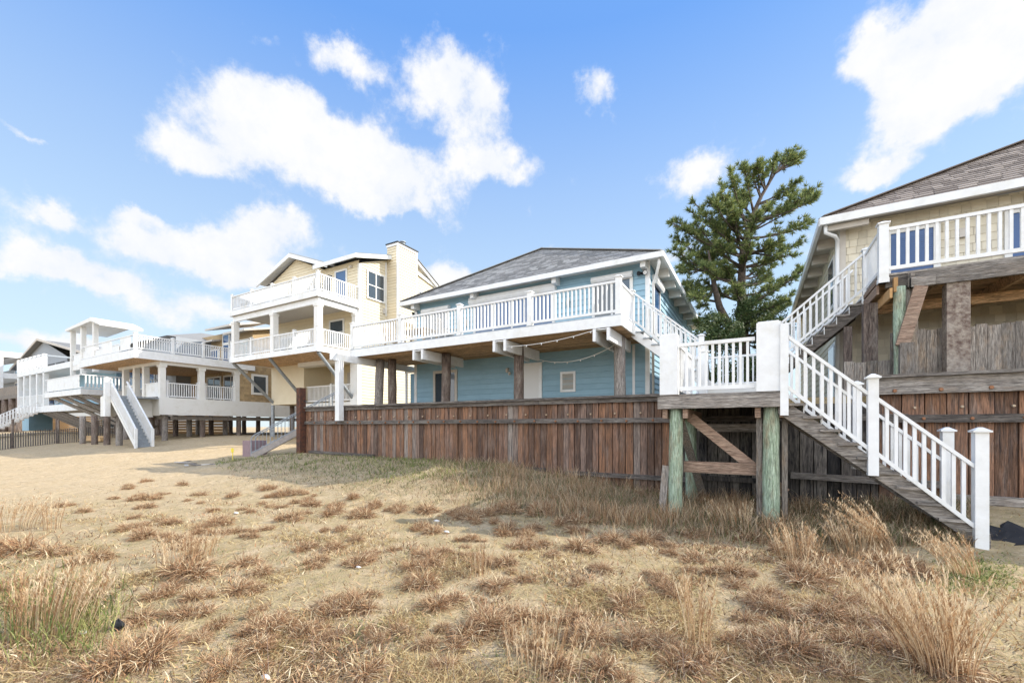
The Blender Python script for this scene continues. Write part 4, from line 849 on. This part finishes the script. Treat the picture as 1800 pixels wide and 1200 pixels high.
# pergola-roofed white house further along
def white_house():
    T=thing('beach_house','white house with covered top balcony and propped white decks, left of the tan house','house',(-50,16,1))
    Y=13.0
    def P(px,py): return w(px,py,Y=Y)
    q=lambda a,b,c,d,y0,y1,nm,mt,par=T: M().box(P(a,b)[0],P(c,d)[0],y0,y1,P(a,d)[2],P(a,b)[2]).build(nm,mt,par)
    # covered balcony at the top
    x0=P(127,600)[0]; x1=P(168,600)[0]
    xe=w(214,600,Y=Y)[0]; M().hexa([(x0-.5,Y-.3,9.75),(x1,Y-.3,9.95),(x1,Y+2.4,9.95),(x0-.5,Y+2.4,9.75),(x0-.5,Y-.3,9.95),(x1,Y-.3,10.25),(x1,Y+2.4,10.25),(x0-.5,Y+2.4,9.95)]).hexa([(x1,Y-.3,9.95),(x1+1.8,Y-.3,9.45),(x1+1.8,Y+2.4,9.45),(x1,Y+2.4,9.95),(x1,Y-.3,10.25),(x1+1.8,Y-.3,9.65),(x1+1.8,Y+2.4,9.65),(x1,Y+2.4,10.25)]).build('roof','whitepaint',T)
    M().hexa([(x0-.3,Y+2.4,8.7),(x1+6,Y+2.4,8.7),(x1+6,Y+13,8.7),(x0,Y+13,8.7),(x0+3,Y+7,10.3),(x1+1,Y+7,10.3),(x1+1,Y+8,10.3),(x0+3,Y+8,10.3)]).build('roof_slope','roofgrey',T)
    for x in (x0,x0+2.4,x1-.2): M().box(x-.15,x+.15,Y-.1,Y+.2,6,9.9).build('column','whitepaint',T)
    M().box(x0,x1+6,Y+3,Y+12,3.5,8.7).build('wall','greywall',T)
    for k in range(5): windowY(T,x0+.6+k*1.9,x0+1.9+k*1.9,4.9,6.4,Y+2.97,gl='blueglass',t=.12)
    windowY(T,x0+1,x0+2.6,7.2,8.5,Y+2.97,gl='blueglass',t=.12)
    M().box(x0-.1,x1+5,Y,Y+3,6.4,6.75).build('balcony_floor','whitepaint',T); railing(T,(x0,Y,6.75),(x1+5,Y,6.75),1.0,solid=True,sp=.8)
    # lower propped deck
    a=w(78,660,Y=11.2); b=w(142,655,Y=11.2)
    D=M().box(a[0],b[0],11.2,16,3.95,4.35).build('lower_deck','white',T)
    railing(D,(a[0],11.25,4.35),(b[0],11.25,4.35),1.05,solid=True,sp=.9); railing(D,(b[0],11.25,4.35),(b[0],16,4.35),1.05,sp=.2,bal=.07)
    for k in range(4): M().bar((a[0]+1.2+k*2.2,11.4,3.95),(a[0]+4.8+k*2.0,14.6,1.6),.2,.22).build('brace','greywoodh',D)
    for k in range(4): piling(T,a[0]+2.5+k*2.6,15.0,.6,4.0,.24,.22,'pile')
white_house()
def grey_cottage():
    T=thing('beach_house','small white and blue-grey house with roof terrace, stairs and porch at the far left','house',(-66,15,1))
    Y=13.0; x0=w(30,700,Y=Y)[0]; x1=w(76,700,Y=Y)[0]; x2=x1+9
    M().box(x0+1,x2,Y+2.5,Y+12,3.2,7.0).build('wall','blue',T)
    M().box(x0,x2,Y,Y+2.4,6.75,7.25).build('roof_terrace','white',T); M().box(x0,x2,Y,Y+2.4,3.0,3.6).build('porch_floor','white',T)
    for k in range(5): M().box(x0+.1+k*(x1-x0-.3)/4,x0+.45+k*(x1-x0-.3)/4,Y,Y+.35,3.6,6.8).build('column','white',T)
    for k in range(7): post(T,x0+.3+k*(x1-x0-.4)/6,Y+.1,7.25,8.5,.3)
    M().box(x0,x1,Y+.05,Y+.12,8.35,8.45).box(x1,x1+.1,Y,Y+2.4,8.35,8.45).box(x0,x1,Y+.1,Y+.11,7.4,7.5).build('terrace_rail','galv',T)
    railing(T,(x0,Y+.1,3.6),(x1,Y+.1,3.6),1.1,sp=.3,bal=.1)
    M().box(x0+.3,x0+2.6,Y+.3,Y+2,1.2,3.0).build('lower_wall','blue',T)
    st=M(); n=12; xa=x0+3.8
    for i in range(n): st.box(xa,xa+3.2,Y-.3*i-.3,Y-.3*i,3.0-.2*(i+1),3.0-.2*(i+1)+.08); st.box(xa,xa+3.2,Y-.3*i-.02,Y-.3*i,3.0-.2*(i+1),3.0-.2*i)
    S=st.build('staircase','screenwhite',T)
    for x in (xa,xa+3.2): railing(S,(x,Y,3.0),(x,Y-3.6,.6),1.0,sp=.2,bal=.1)
    for k in range(4): M().bar((x1-1+k*1.6,Y+.2,3.0),(x1+2.5+k*1.6,Y+3,.9),.2,.2).build('brace','greywoodh',T)
    windowY(T,x0+1.6,x0+2.6,4.2,5.8,Y+2.47,gl='blueglass'); windowY(T,x1+1,x1+4,1.6,2.8,Y+4,gl='glass',name='lower_window')
grey_cottage()
def far_house():
    T=thing('apartment_house','large grey gabled house with white stacked balconies at the far left edge','house',(-100,25,1))
    Y=20; x0=-125; x1=-80
    m=M(); m.lap([(-103,Y,2),(x1,Y,2),(x1,Y,11),(-103,Y,11)],(1,0,0),(0,0,1),(0,-1,0),.5,.03); m.box(-130,x1,Y+.1,Y+14,1,11)
    m.face([(-103,Y+.02,11),(x1,Y+.02,11),(-90,Y+.02,14)],.5); m.build('wall','greywall',T)
    r=M(); r.face([(-104,Y-.6,10.7),(-90,Y-.6,14.2),(-90,Y+14,14.2),(-104,Y+14,10.7)]); r.face([(-90,Y-.6,14.2),(-72,Y-.6,10.7),(-72,Y+14,10.7),(-90,Y+14,14.2)]); r.face([(-135,Y-2,12),(-98,Y-2,12),(-98,Y+6,15),(-135,Y+6,15)]); r.build('roof','roofgrey',T)
    M().bar((-104,Y-.65,10.7),(-90,Y-.65,14.2),.1,.3,plumb=True).bar((-90,Y-.65,14.2),(-72,Y-.65,10.7),.1,.3,plumb=True).build('fascia','screenwhite',T)
    for z in (5.4,8.9,12.1): M().box(-125,-98,Y-3,Y,z,z+.8).build('balcony','white',T)
    for x in (-98.3,-107): M().box(x-.4,x+.4,Y-3,Y-2.4,2,12).build('column','white',T)
    for (x,z) in ((-96,8.2),(-88,8.2),(-84,8.2),(-88,4.6),(-95,4.8)): windowY(T,x,x+2.6,z,z+2,Y-.02,gl='blueglass',fm='black',t=.25)
    windowY(T,-104,-101,9.8,11.8,Y-.02,gl='blueglass',t=.2); windowY(T,-104,-101,6.4,8.6,Y-.02,gl='blueglass',t=.2)
far_house()
# far deck, fences
T=thing('wood_deck','weathered brown raised deck at the far left edge in front of the grey house','deck',(-80,16,1)); m=M(); a=w(0,680,Y=15); b=w(30,680,Y=15)
M().box(a[0]-6,b[0]+1,15,19,5.1,5.6).build('deck_floor','greywoodh',T); M().box(a[0]-6,b[0]+1,15,15.2,5.6,6.6).build('deck_railing','greywoodv',T)
for k in range(4): piling(T,a[0]-2+k*3.2,15.2,.8,5.1,.3,.3,'pile')
T=thing('board_fence','new orange-brown horizontal board fence beyond the sand path at far left','fence',(-60,18,1)); m=M()
for k in range(8): m.box(-90,-38,19,19.06,1.0+k*.24,1.0+k*.24+.21)
m.build('boards','orangewood',T)
T=thing('picket_fence','low wire-bound dune picket fence crossing the sand at far left','fence',(-40,8,.9)); m=M()
p0=Vector((-40,3.5,0)); p1=Vector((-41.5,14,0)); n=95
for i in range(n):
    p=p0.lerp(p1,i/n); z=gz(p.x,p.y); m.box(p.x-.02,p.x+.02,p.y-.025,p.y+.025,z-.05,z+1.0+rng.uniform(-.04,.04))
m.build('pickets','darkwoodh',T); m=M()
for i in range(0,n,19): p=p0.lerp(p1,i/n); m.cyl((p.x-.08,p.y,0),(p.x-.08,p.y,2.1),.07,.06,8)
m.build('fence_posts','pile',T)
a=w(100,787,Z=gz(-28.8,6.8)); M().cyl((a[0],a[1],-.2),(a[0],a[1],w(100,735,Y=a[1])[2]),.075,.07,10).build('sand_post','pile',label='single brown post standing alone in the sand at far left',cat='post')
T=thing('lumber_pile','short stack of loose boards lying on the sand below the white stairs','lumber',(-40,11.4,1))
for k,(dx,dy,dz,rz) in enumerate(((0,0,0,.1),(.3,.2,.12,-.1),(-.2,.3,.24,.2),(.5,-.2,.02,.3))):
    z=gz(-39,11)+dz; M().bar((-40.5+dx,10.9+dy,z+.08),(-37.6+dx,10.9+dy+3*rz*.3,z+.1),.35,.1).build('board','patiowood',T)
T=thing('broken_pallet','broken white-grey pallet boards lying flat on the sand','pallet',(-18,7.6,.5)); c=w(345,799,Z=.5)
for k in range(11):
    x=c[0]+rng.uniform(-1.6,1.5); y=c[1]+rng.uniform(-.5,.5); z=gz(x,y)+.04; an=rng.uniform(-.5,.6); L_=rng.uniform(.4,1.1)
    M().bar((x,y,z),(x+L_*math.cos(an),y+L_*math.sin(an),z+rng.uniform(0,.06)),.12,.03).build('board','greywoodh' if k%2 else 'screenwhite',T)
c=w(409,799,Z=.5); M().box(c[0]-.01,c[0]+.01,c[1]-.01,c[1]+.01,.3,.62).box(c[0]-.08,c[0]+.1,c[1]-.02,c[1]-.012,.6,.76).build('marker_flag','yellowpaint',label='tiny yellow marker flag on the sand left of the pipe-rail steps',cat='flag')
LG='scraps of white litter on the sand'
for i,(px,py,s,l) in enumerate(((148,1110,.045,'white plastic scrap lying near the bottom left corner'),(768,915,.07,'crumpled white scrap in the grass below the brown bulkhead'),(785,934,.05,'small white scrap just right of the crumpled one'),(468,1190,.04,'whitish shell at the bottom edge of the sand'),(415,901,.06,'white scrap among tussocks at left'),(630,996,.035,'tiny white flake on the sand'))):
    c=w(px,py,Z=gz(*w(px,py,Z=0.1)[:2])+.02); M().blob(c,s,s*.5,s*.3,9,5,.25).build('litter_scrap','litter',label=l,cat='litter',smooth=True)
c=w(208,1100,Z=0.03); M().blob(c,.06,.05,.05,8,5,.3).build('charred_lump','tarp',label='black charred lump beside a brown tussock, bottom left',cat='debris')
T=thing('tarp_heap','black tattered tarp lying on the sand past the foot of the stairs','tarp',(3,7.7,.1)); m=M()
for j in range(12):
    for i in range(14):
        def q(i,j): x=2.8+i*.13; y=8.1+j*.05+.14*math.sin(i*.9)+.05*j*noise.noise(Vector((i*.8,j*.3,2))); return (x,y,gz(x,y)+.015+.05*noise.noise(Vector((x*3,y*5,1)))) 
        m.face([q(i,j),q(i+1,j),q(i+1,j+1),q(i,j+1)],.5)
m.build('sheet','tarp',T)

# ------------------------------------------------------------------ PINE TREE
def tuft(m,c,n,ln,d,spread=1.0):
    for _ in range(n):
        v=Vector((rng.gauss(0,1),rng.gauss(0,1),rng.gauss(0,1))).normalized()*spread+d*1.0
        v.normalize(); L_=ln*rng.uniform(.6,1.15); sd_=v.orthogonal().normalized(); sd_.rotate(__import__('mathutils').Quaternion(v,rng.uniform(0,6.28)))
        p=c+v*ln*.12; wd_=.0155; m.face([p-sd_*wd_,p+sd_*wd_,c+v*L_],None)
def pine():
    yc=18.0
    def P(px,py,dd=0):
        u=(px-900)/750; v=(750-py)/750; y=yc+dd
        y=yc+dd; return Vector(((-SY+u*CY)*y,(CY+u*SY)*y,v*y+H))
    T=thing('pine_tree','tall windswept green pine leaning right between the two nearest houses','tree',tuple(P(1305,640))[:2]+(2.2,))
    tr=M()
    trunk=[(1312,680),(1308,610),(1304,560),(1303,500),(1306,440),(1318,390),(1338,345),(1362,305),(1380,275)]
    tp=[P(x,y,.15*math.sin(i)) for i,(x,y) in enumerate(trunk)]; tr.tube(tp,[.25,.22,.19,.16,.13,.10,.07,.045,.02],10)
    t2=[(1300,605),(1283,575),(1265,540),(1256,505),(1250,470),(1245,440)]; tq=[P(x,y,-.5-.1*i) for i,(x,y) in enumerate(t2)]; tr.tube(tq,[.17,.15,.13,.1,.07,.03],8)
    br=M(); nd=M()
    # main limbs: start (px,py) -> tip (px,py); tips trace the uneven outline of the crown
    limbs=[((1362,305),(1392,268)),((1350,325),(1362,282)),((1345,335),(1340,285)),((1362,300),(1408,280)),((1338,350),(1320,300)),((1325,375),(1310,298)),
     ((1330,360),(1402,320)),((1315,395),(1436,330)),((1318,390),(1428,352)),((1312,410),(1395,345)),((1310,420),(1420,395)),((1306,440),(1405,430)),((1306,450),(1370,420)),
     ((1318,390),(1265,325)),((1312,400),(1283,300)),((1310,410),(1255,345)),((1306,430),(1220,355)),((1306,440),(1240,380)),((1306,450),(1192,392)),((1304,470),(1215,400)),
     ((1304,480),(1190,420)),((1304,500),(1188,440)),((1303,500),(1225,450)),((1250,470),(1196,478)),((1256,500),(1205,500)),((1262,530),(1205,510)),((1256,505),(1225,525)),
     ((1304,470),(1372,445)),((1304,490),(1350,450)),((1303,500),(1345,490)),((1303,520),(1370,500)),((1304,540),(1405,478)),((1304,550),(1380,530)),((1305,560),(1390,520)),
     ((1304,520),(1270,470)),((1304,460),(1275,400)),((1304,440),(1290,370)),((1306,430),(1330,380)),((1304,480),(1320,420)),((1304,560),(1355,560)),((1305,580),(1250,560)),((1305,590),(1380,575)),
     ((1304,450),(1265,430)),((1304,500),(1245,480)),((1304,530),(1285,510)),((1304,545),(1330,520)),((1250,440),(1262,395)),((1256,480),(1235,420)),((1306,420),(1270,360)),((1320,380),(1300,340)),
     ((1308,600),(1262,590)),((1308,600),(1345,595)),((1304,400),(1350,370)),((1304,470),(1240,440)),((1290,590),(1230,570)),((1304,530),(1245,500))]
    for (a,b) in limbs:
        for rep in range(2):
            dd=rng.uniform(-1,1)*(2.0 if a[1]>380 else 1.0)*(1 if rep==0 else -1)
            A=P(*a); B=P(b[0]+rng.uniform(-6,6)*rep*2,b[1]+rng.uniform(-4,10)*rep*2,dd); mid=A.lerp(B,.5)+Vector((0,0,-.15*(B-A).length*.5))
            pts=[A,A.lerp(mid,.6),mid.lerp(B,.35)+Vector((0,0,-.02)),B]; L_=(B-A).length
            br.tube(pts,[.035+.012*L_,.03+.005*L_,.022,.01],5)
            k=int(8+L_*5.4)
            for i in range(k):
                t=rng.uniform(.25,1)**.75; seg=min(2,int(t*3)); p=pts[seg].lerp(pts[seg+1],t*3-seg) 
                d=(B-A).normalized()*.7+Vector((rng.uniform(-.7,.7),rng.uniform(-.7,.7),rng.uniform(-.1,.8)))
                d.normalize(); q=p+d*rng.uniform(.12,.5)*(1.15-t*.5)
                br.tube([p,q],[.012,.006],4)
                tuft(nd,q,26,.24,d,.85); tuft(nd,p.lerp(q,.55),12,.19,d,.9)
            tuft(nd,B,34,.27,(B-A).normalized()+Vector((0,0,.4)),.8)
    tr.build('trunk','bark',T,smooth=True); br.build('branches','bark',T); nd.build('needles','needle',T)
pine()
def shrub(name,label,px,py,yc,rw,rh,n,mt='leaf'):
    u=(px-900)/750; c=Vector(((-SY+u*CY)*yc,(CY+u*SY)*yc,0)); zc=(750-py)/750*yc+H
    T=thing(name,label,'shrub',(c.x,c.y,2.2)); m=M(); s=M()
    for k in range(6): s.tube([(c.x+rng.uniform(-.2,.2),c.y,2.1),(c.x+rng.uniform(-rw,rw)*.5,c.y+rng.uniform(-.4,.4),zc)],[.04,.015],5)
    lobes=[(rng.uniform(-1,1)*rw*.75,rng.uniform(-1,1)*rw*.6,rng.uniform(-.7,.75)*rh,rng.uniform(.25,.5)*rw) for _ in range(16)]
    for i in range(n):
        l=rng.choice(lobes); v=Vector((rng.gauss(0,1),rng.gauss(0,1),rng.gauss(0,1))).normalized()*l[3]*rng.uniform(.6,1.05)
        p=Vector((c.x+l[0],c.y+l[1],zc+l[2]))+v; 
        if p.z<2.2: continue
        a=Vector((rng.gauss(0,1),rng.gauss(0,1),rng.gauss(0,1))).normalized()*.055; b=a.orthogonal().normalized()*.03
        m.face([p-a,p+b,p+a,p-b],None)
    s.build('stems','bark',T); m.build('foliage',mt,T)
shrub('green_shrub','rounded green shrub right of the blue house, under the pine',1262,590,16.5,1.1,.9,4500)
shrub('green_shrub','taller olive shrub right of the pine trunk beside the cream house',1350,560,17.5,1.2,1.2,5200)
shrub('green_shrub','dark shrub seen through the landing gate railing',1300,660,15.5,1.3,.7,4200)

# ------------------------------------------------------------------ GRASS
def blade(m,p,h,lean,wd_,bend=.5,seg=3,r=None):
    a=rng.uniform(0,6.28); sx=Vector((math.cos(a),math.sin(a),0))*wd_; r=rng.random() if r is None else r
    i=len(m.v); 
    for k in range(seg):
        t=k/seg; q=p+Vector((lean.x*t**1.6*h,lean.y*t**1.6*h,h*t*(1-bend*.35*t))); ww=sx*(1-t*.75)
        m.v.append(tuple(q-ww)); m.v.append(tuple(q+ww))
    tip=p+Vector((lean.x*h,lean.y*h,h*(1-bend*.5))); m.v.append(tuple(tip))
    for k in range(seg-1): m.f.append((i+2*k,i+2*k+1,i+2*k+3,i+2*k+2)); m.r.append(r)
    m.f.append((i+2*seg-2,i+2*seg-1,i+2*seg)); m.r.append(r)
def curlblade(m,p,d,L_,wd_,droop,r):
    """a curled dry blade: leaves p in direction d, bends over under its own weight"""
    sx=d.cross(Vector((rng.gauss(0,1),rng.gauss(0,1),rng.gauss(0,1)))).normalized()*wd_; i=len(m.v); q=p.copy(); dd=d.copy(); n=4
    for k in range(n):
        ww=sx*(1-k/n*.6); m.v.append(tuple(q-ww)); m.v.append(tuple(q+ww)); q=q+dd*(L_/n); dd=(dd+Vector((rng.gauss(0,.34),rng.gauss(0,.34),-droop))).normalized()
        if q.z<.02: q.z=.02
    m.v.append(tuple(q))
    for k in range(n-1): m.f.append((i+2*k,i+2*k+1,i+2*k+3,i+2*k+2)); m.r.append(r)
    m.f.append((i+2*n-2,i+2*n-1,i+2*n)); m.r.append(r)
def tussock_mesh(n,flat=.75,subs=3,stems=12):
    m=M(); C=[(0,0,1)]+[(rng.gauss(0,.45),rng.gauss(0,.45),rng.uniform(.45,.8)) for _ in range(subs)]
    for k in range(n):
        cx,cy,sr=C[min(len(C)-1,int(rng.random()**1.3*len(C)))]; a=rng.uniform(0,6.28); el=rng.uniform(.12,1.45)
        d=Vector((math.cos(a)*math.cos(el),math.sin(a)*math.cos(el),math.sin(el)*flat)).normalized(); q=.28*sr*rng.random()
        L_=rng.uniform(.45,.98)*sr; r=min(1,max(0,rng.gauss(.5,.28)))
        curlblade(m,Vector((cx+math.cos(a)*q,cy+math.sin(a)*q,rng.uniform(0,.12))),d,L_,rng.uniform(.006,.0135),rng.uniform(.1,.6),r)
    for k in range(stems):
        a=rng.uniform(0,6.28); curlblade(m,Vector((rng.gauss(0,.2),rng.gauss(0,.2),0)),Vector((math.cos(a)*.3,math.sin(a)*.3,1)).normalized(),rng.uniform(.8,1.25),.008,.03,rng.uniform(.7,1))
    return m
def tall_mesh(n,rad,h,lean0=(0,0),spread=.25,plume=True,wd_=.0035):
    m=M()
    for _ in range(n):
        a=rng.uniform(0,6.28); q=rad*math.sqrt(rng.random()); d=Vector((math.cos(a),math.sin(a),0)); hh=h*rng.uniform(.55,1.05)
        lean=d*rng.uniform(0,spread)+Vector((lean0[0],lean0[1],0))*rng.uniform(.6,1.3); p=Vector((d.x*q,d.y*q,-.02)); r=rng.random()
        blade(m,p,hh,lean,wd_,.3,5,r)
        if plume:
            for k in range(13):
                t=rng.uniform(.5,1); c=p+Vector((lean.x*t**1.6*hh,lean.y*t**1.6*hh,hh*t*(1-.1*t)))
                blade(m,c,rng.uniform(.025,.06),Vector((rng.uniform(-.6,.6),rng.uniform(-.6,.6),0)),.0035,.3,2,min(1,r+.2))
    return m
def place(m_or_o,name,mt,x,y,s,label,group,cat='grass tussock'):
    if isinstance(m_or_o,M): o=m_or_o.build(name,mt,loc=(0,0,0))
    else: o=m_or_o.copy(); sc.collection.objects.link(o)
    o.location=(x,y,gz(x,y)); o.rotation_euler=(0,0,rng.uniform(0,6.28)); o.scale=(s,s,s*rng.uniform(.8,1.15))
    o['label']=label; o['category']=cat
    if group: o['group']=group
    return o
protos=[None]*10
spots=[(330,1010,.5),(170,985,.34),(40,970,.5),(90,975,.4),(250,1090,.36),(330,1080,.3),(470,1112,.4),(510,1105,.3),(590,1078,.34),(260,1160,.45),(210,1175,.35),(860,1105,.42),(820,1120,.34),(760,992,.32),(720,1000,.25),(890,990,.28),(1095,1068,.34),(1060,1003,.25),(1170,1040,.34),(540,965,.26),(640,985,.26),(690,968,.22),
 (1310,1092,.25),(1390,1150,.45),(1350,1160,.35),(1210,1172,.42),(980,1175,.36),(1010,935,.3),(1430,1020,.42),(1285,1010,.34),(1440,990,.4),(1500,1005,.4),(1550,1000,.4),(1600,1000,.35),(330,985,.25),(420,935,.25),(390,915,.25),(470,930,.22),(520,915,.2),(600,930,.25),(370,900,.22),(330,880,.2),(440,900,.2),(250,925,.22),(280,915,.2),(110,890,.28),(150,900,.25),(60,1030,.3),(0,1040,.3),(5,960,.34),
 (700,1110,.25),(920,1090,.28),(560,1130,.25),(1100,960,.28),(1150,945,.26),(1180,975,.25),(830,950,.22),(740,930,.22),(900,940,.24),(950,960,.24),(960,900,.25),(870,915,.24),(1230,940,.28),(1320,950,.3),(1370,970,.34),(660,880,.25),(590,890,.22),(540,880,.25),(480,870,.28),(700,900,.24),(760,885,.24),(620,860,.3),(800,900,.22),(500,845,.34),(470,830,.34),(1060,1180,.3),(1120,1130,.25),(1480,1190,.34),(1560,1100,.25),(1650,1180,.5),(1620,1120,.3),(780,1180,.3),(640,1190,.28),(400,1180,.3),(350,1120,.22),(440,1040,.28),(120,1060,.25)]
for i in range(190):
    spots.append((rng.uniform(200,1560),845+300*rng.random()**1.5,rng.uniform(.14,.36)))
for i in range(38):
    spots.append((rng.uniform(140,900),rng.uniform(845,985),rng.uniform(.2,.4)))
TG='reddish brown grass tussocks scattered over the sand'; TL='low reddish brown tussock of curled dry grass on the sand'
for (px,py,s) in spots:
    c=w(px,py,Z=0); c=w(px,py,Z=gz(c[0],c[1])); k=rng.randrange(10); s*=rng.uniform(.52,.76)*(1.2 if c[1]>5 else 1)
    if c[1]>9.9: continue
    if protos[k] is None: protos[k]=place(tussock_mesh(rng.randint(800,1300),rng.uniform(.55,.95),rng.randint(1,5),rng.choice((3,8,20))),'grass_tussock','russet',c[0],c[1],s,TL,TG)
    else: place(protos[k],'grass_tussock','russet',c[0],c[1],s,TL,TG)
# tall feathery clumps
talls=[(1650,1185,'large tall straw-coloured grass clump at the bottom right',150,.16,.78,(-.2,.1),.6),
 (1560,975,'long pale plumes of beach grass leaning left before the stairs',70,.12,.95,(-.75,-.1),.2),
 (1400,985,'russet bunchgrass standing right of the green pilings',90,.2,.6,(-.1,0),.35),(1500,975,'russet bunchgrass under the lower stair flight',90,.2,.6,(-.2,0),.35),
 (1225,1130,'thin upright cluster of stalks near the bottom, right of centre',30,.1,.55,(0,0),.22),(845,1010,'narrow upright clump of brown stalks at the centre of the sand',24,.1,.5,(0,0),.25),
 (95,1110,'tall green and straw grass clump at the bottom left',110,.25,.62,(.25,0),.3),(30,930,'wispy tall grass at the left edge',60,.3,.6,(.3,0),.3),(90,930,'sparse upright stalks left of the first tussocks',25,.1,.55,(0,0),.2),
 (330,985,'orange plumes rising from the large left tussock',70,.3,.5,(.05,0),.3),(960,1170,'loose russet stalks at the bottom centre',50,.3,.5,(.1,0),.3),
 (1690,1010,'arching dry grass beside the foot of the stairs',60,.15,.6,(-.5,.1),.4),(1290,930,'pale feathery grass between the green pilings',60,.3,.5,(-.2,0),.4)]
for (px,py,l,n,rad,h,le,spd) in talls:
    c=w(px,py,Z=0); c=w(px,py,Z=gz(c[0],c[1])); lw=Vector((le[0]*CY-le[1]*SY,le[0]*SY+le[1]*CY))
    o=place(tall_mesh(int(n*1.35),rad,h,(lw.x,lw.y),spd,True,.0032),'tall_grass_clump','tallstraw',c[0],c[1],1,l,None,'grass clump'); o.rotation_euler=(0,0,0)
# uncountable cover
def cover(name,mt,label,n,region,h,wd_,curl=.7,dens=None,plume=False,seg=2,clump=0):
    m=M(); k=0; tries=0
    while k<n and tries<n*12:
        tries+=1; px,py=region()
        c=w(px,py,Z=0.1); 
        x,y=c[0],c[1]
        if y>10.25 or y<.3: continue
        if dens and rng.random()>dens(x,y): continue
        for _ in range(max(1,clump)):
            xx=x+rng.gauss(0,.05)*(clump>0); yy=y+rng.gauss(0,.05)*(clump>0); hh=h*rng.uniform(.4,1.15)
            blade(m,Vector((xx,yy,gz(xx,yy)-.01)),hh,Vector((rng.gauss(0,curl),rng.gauss(0,curl),0)),wd_*rng.uniform(.6,1.4),.6,seg)
            if plume:
                pass
        k+=1
    return m.build(name,mt,label=label,kind='stuff')
def patch(x,y):
    v=noise.noise(Vector((x*.9,y*.9,5)))+.5*noise.noise(Vector((x*2.6,y*2.6,9))); return max(.06,min(1,.5+1.5*v))
vz=lambda x,y: patch(x,y)*sstep(-17,-9,x+.4*(y-4))*sstep(2.6,.8,x)
def reg_all():
    return rng.uniform(-100,1850), 840+rng.random()**.8*380
cover('dry_thatch','straw','short dry straw thatch covering the sand',62000,reg_all,.08,.005,1.2,lambda x,y:max(.05,vz(x,y)**1.0*max(0,min(1,.35+2.6*noise.noise(Vector((x*1.1,y*1.1,77)))))))
cover('russet_thatch','russet','curled reddish dead grass between the tussocks',26000,reg_all,.09,.006,.9,lambda x,y:vz(x,y)*(.35+.65*sstep(2.5,5,y))*max(0.1,min(1,.4+2*noise.noise(Vector((x*1.4,y*1.4,22))))))
cover('low_green','greengrass','sparse low green shoots among the straw',7000,reg_all,.055,.005,.7,lambda x,y:vz(x,y)*max(0,min(1,.1+2*noise.noise(Vector((x*1.1,y*1.1,40))))))
cover('bulkhead_grass','duskgrass','brown grass standing along the foot of the bulkhead',15000,lambda:(rng.uniform(760,1720),rng.uniform(838,950)),.33,.0055,.4,lambda x,y:sstep(6.2,8,y)*sstep(-10,-7.5,x)*(.3+.7*patch(x,y)),seg=3)
cover('russet_stems','tallstraw','tall reddish stems standing along the bulkhead and under the stairs',1700,lambda:(rng.uniform(800,1640),rng.uniform(845,935)),.5,.004,.25,lambda x,y:sstep(6.3,7.2,y)*max(.03,min(1,.2+2.2*noise.noise(Vector((x*1.2,y*1.2,31))))),seg=4,clump=3)
cover('bulkhead_green','greengrass','green grass at the left foot of the bulkhead',4200,lambda:(rng.uniform(380,900),rng.uniform(800,862)),.18,.007,.5,lambda x,y:sstep(6.8,8.3,y)*(.35+.65*patch(x,y)),seg=3)
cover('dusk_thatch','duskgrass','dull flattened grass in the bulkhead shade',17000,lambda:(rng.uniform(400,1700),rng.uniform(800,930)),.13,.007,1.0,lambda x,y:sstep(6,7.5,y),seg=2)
cover('green_weeds','greengrass','bright green weeds by the foot of the stairs',1800,lambda:(rng.gauss(1715,40),rng.gauss(995,16)),.07,.006,.8,None)
cover('green_blades','greengrass','green blades at the lower left of the sand',900,lambda:(rng.gauss(90,60),rng.gauss(1070,35)),.3,.0035,.35,None,seg=4)
cover('dead_twigs','twig','thin dead stalks lying and standing across the sand',900,reg_all,.3,.0022,.9,vz,seg=3)
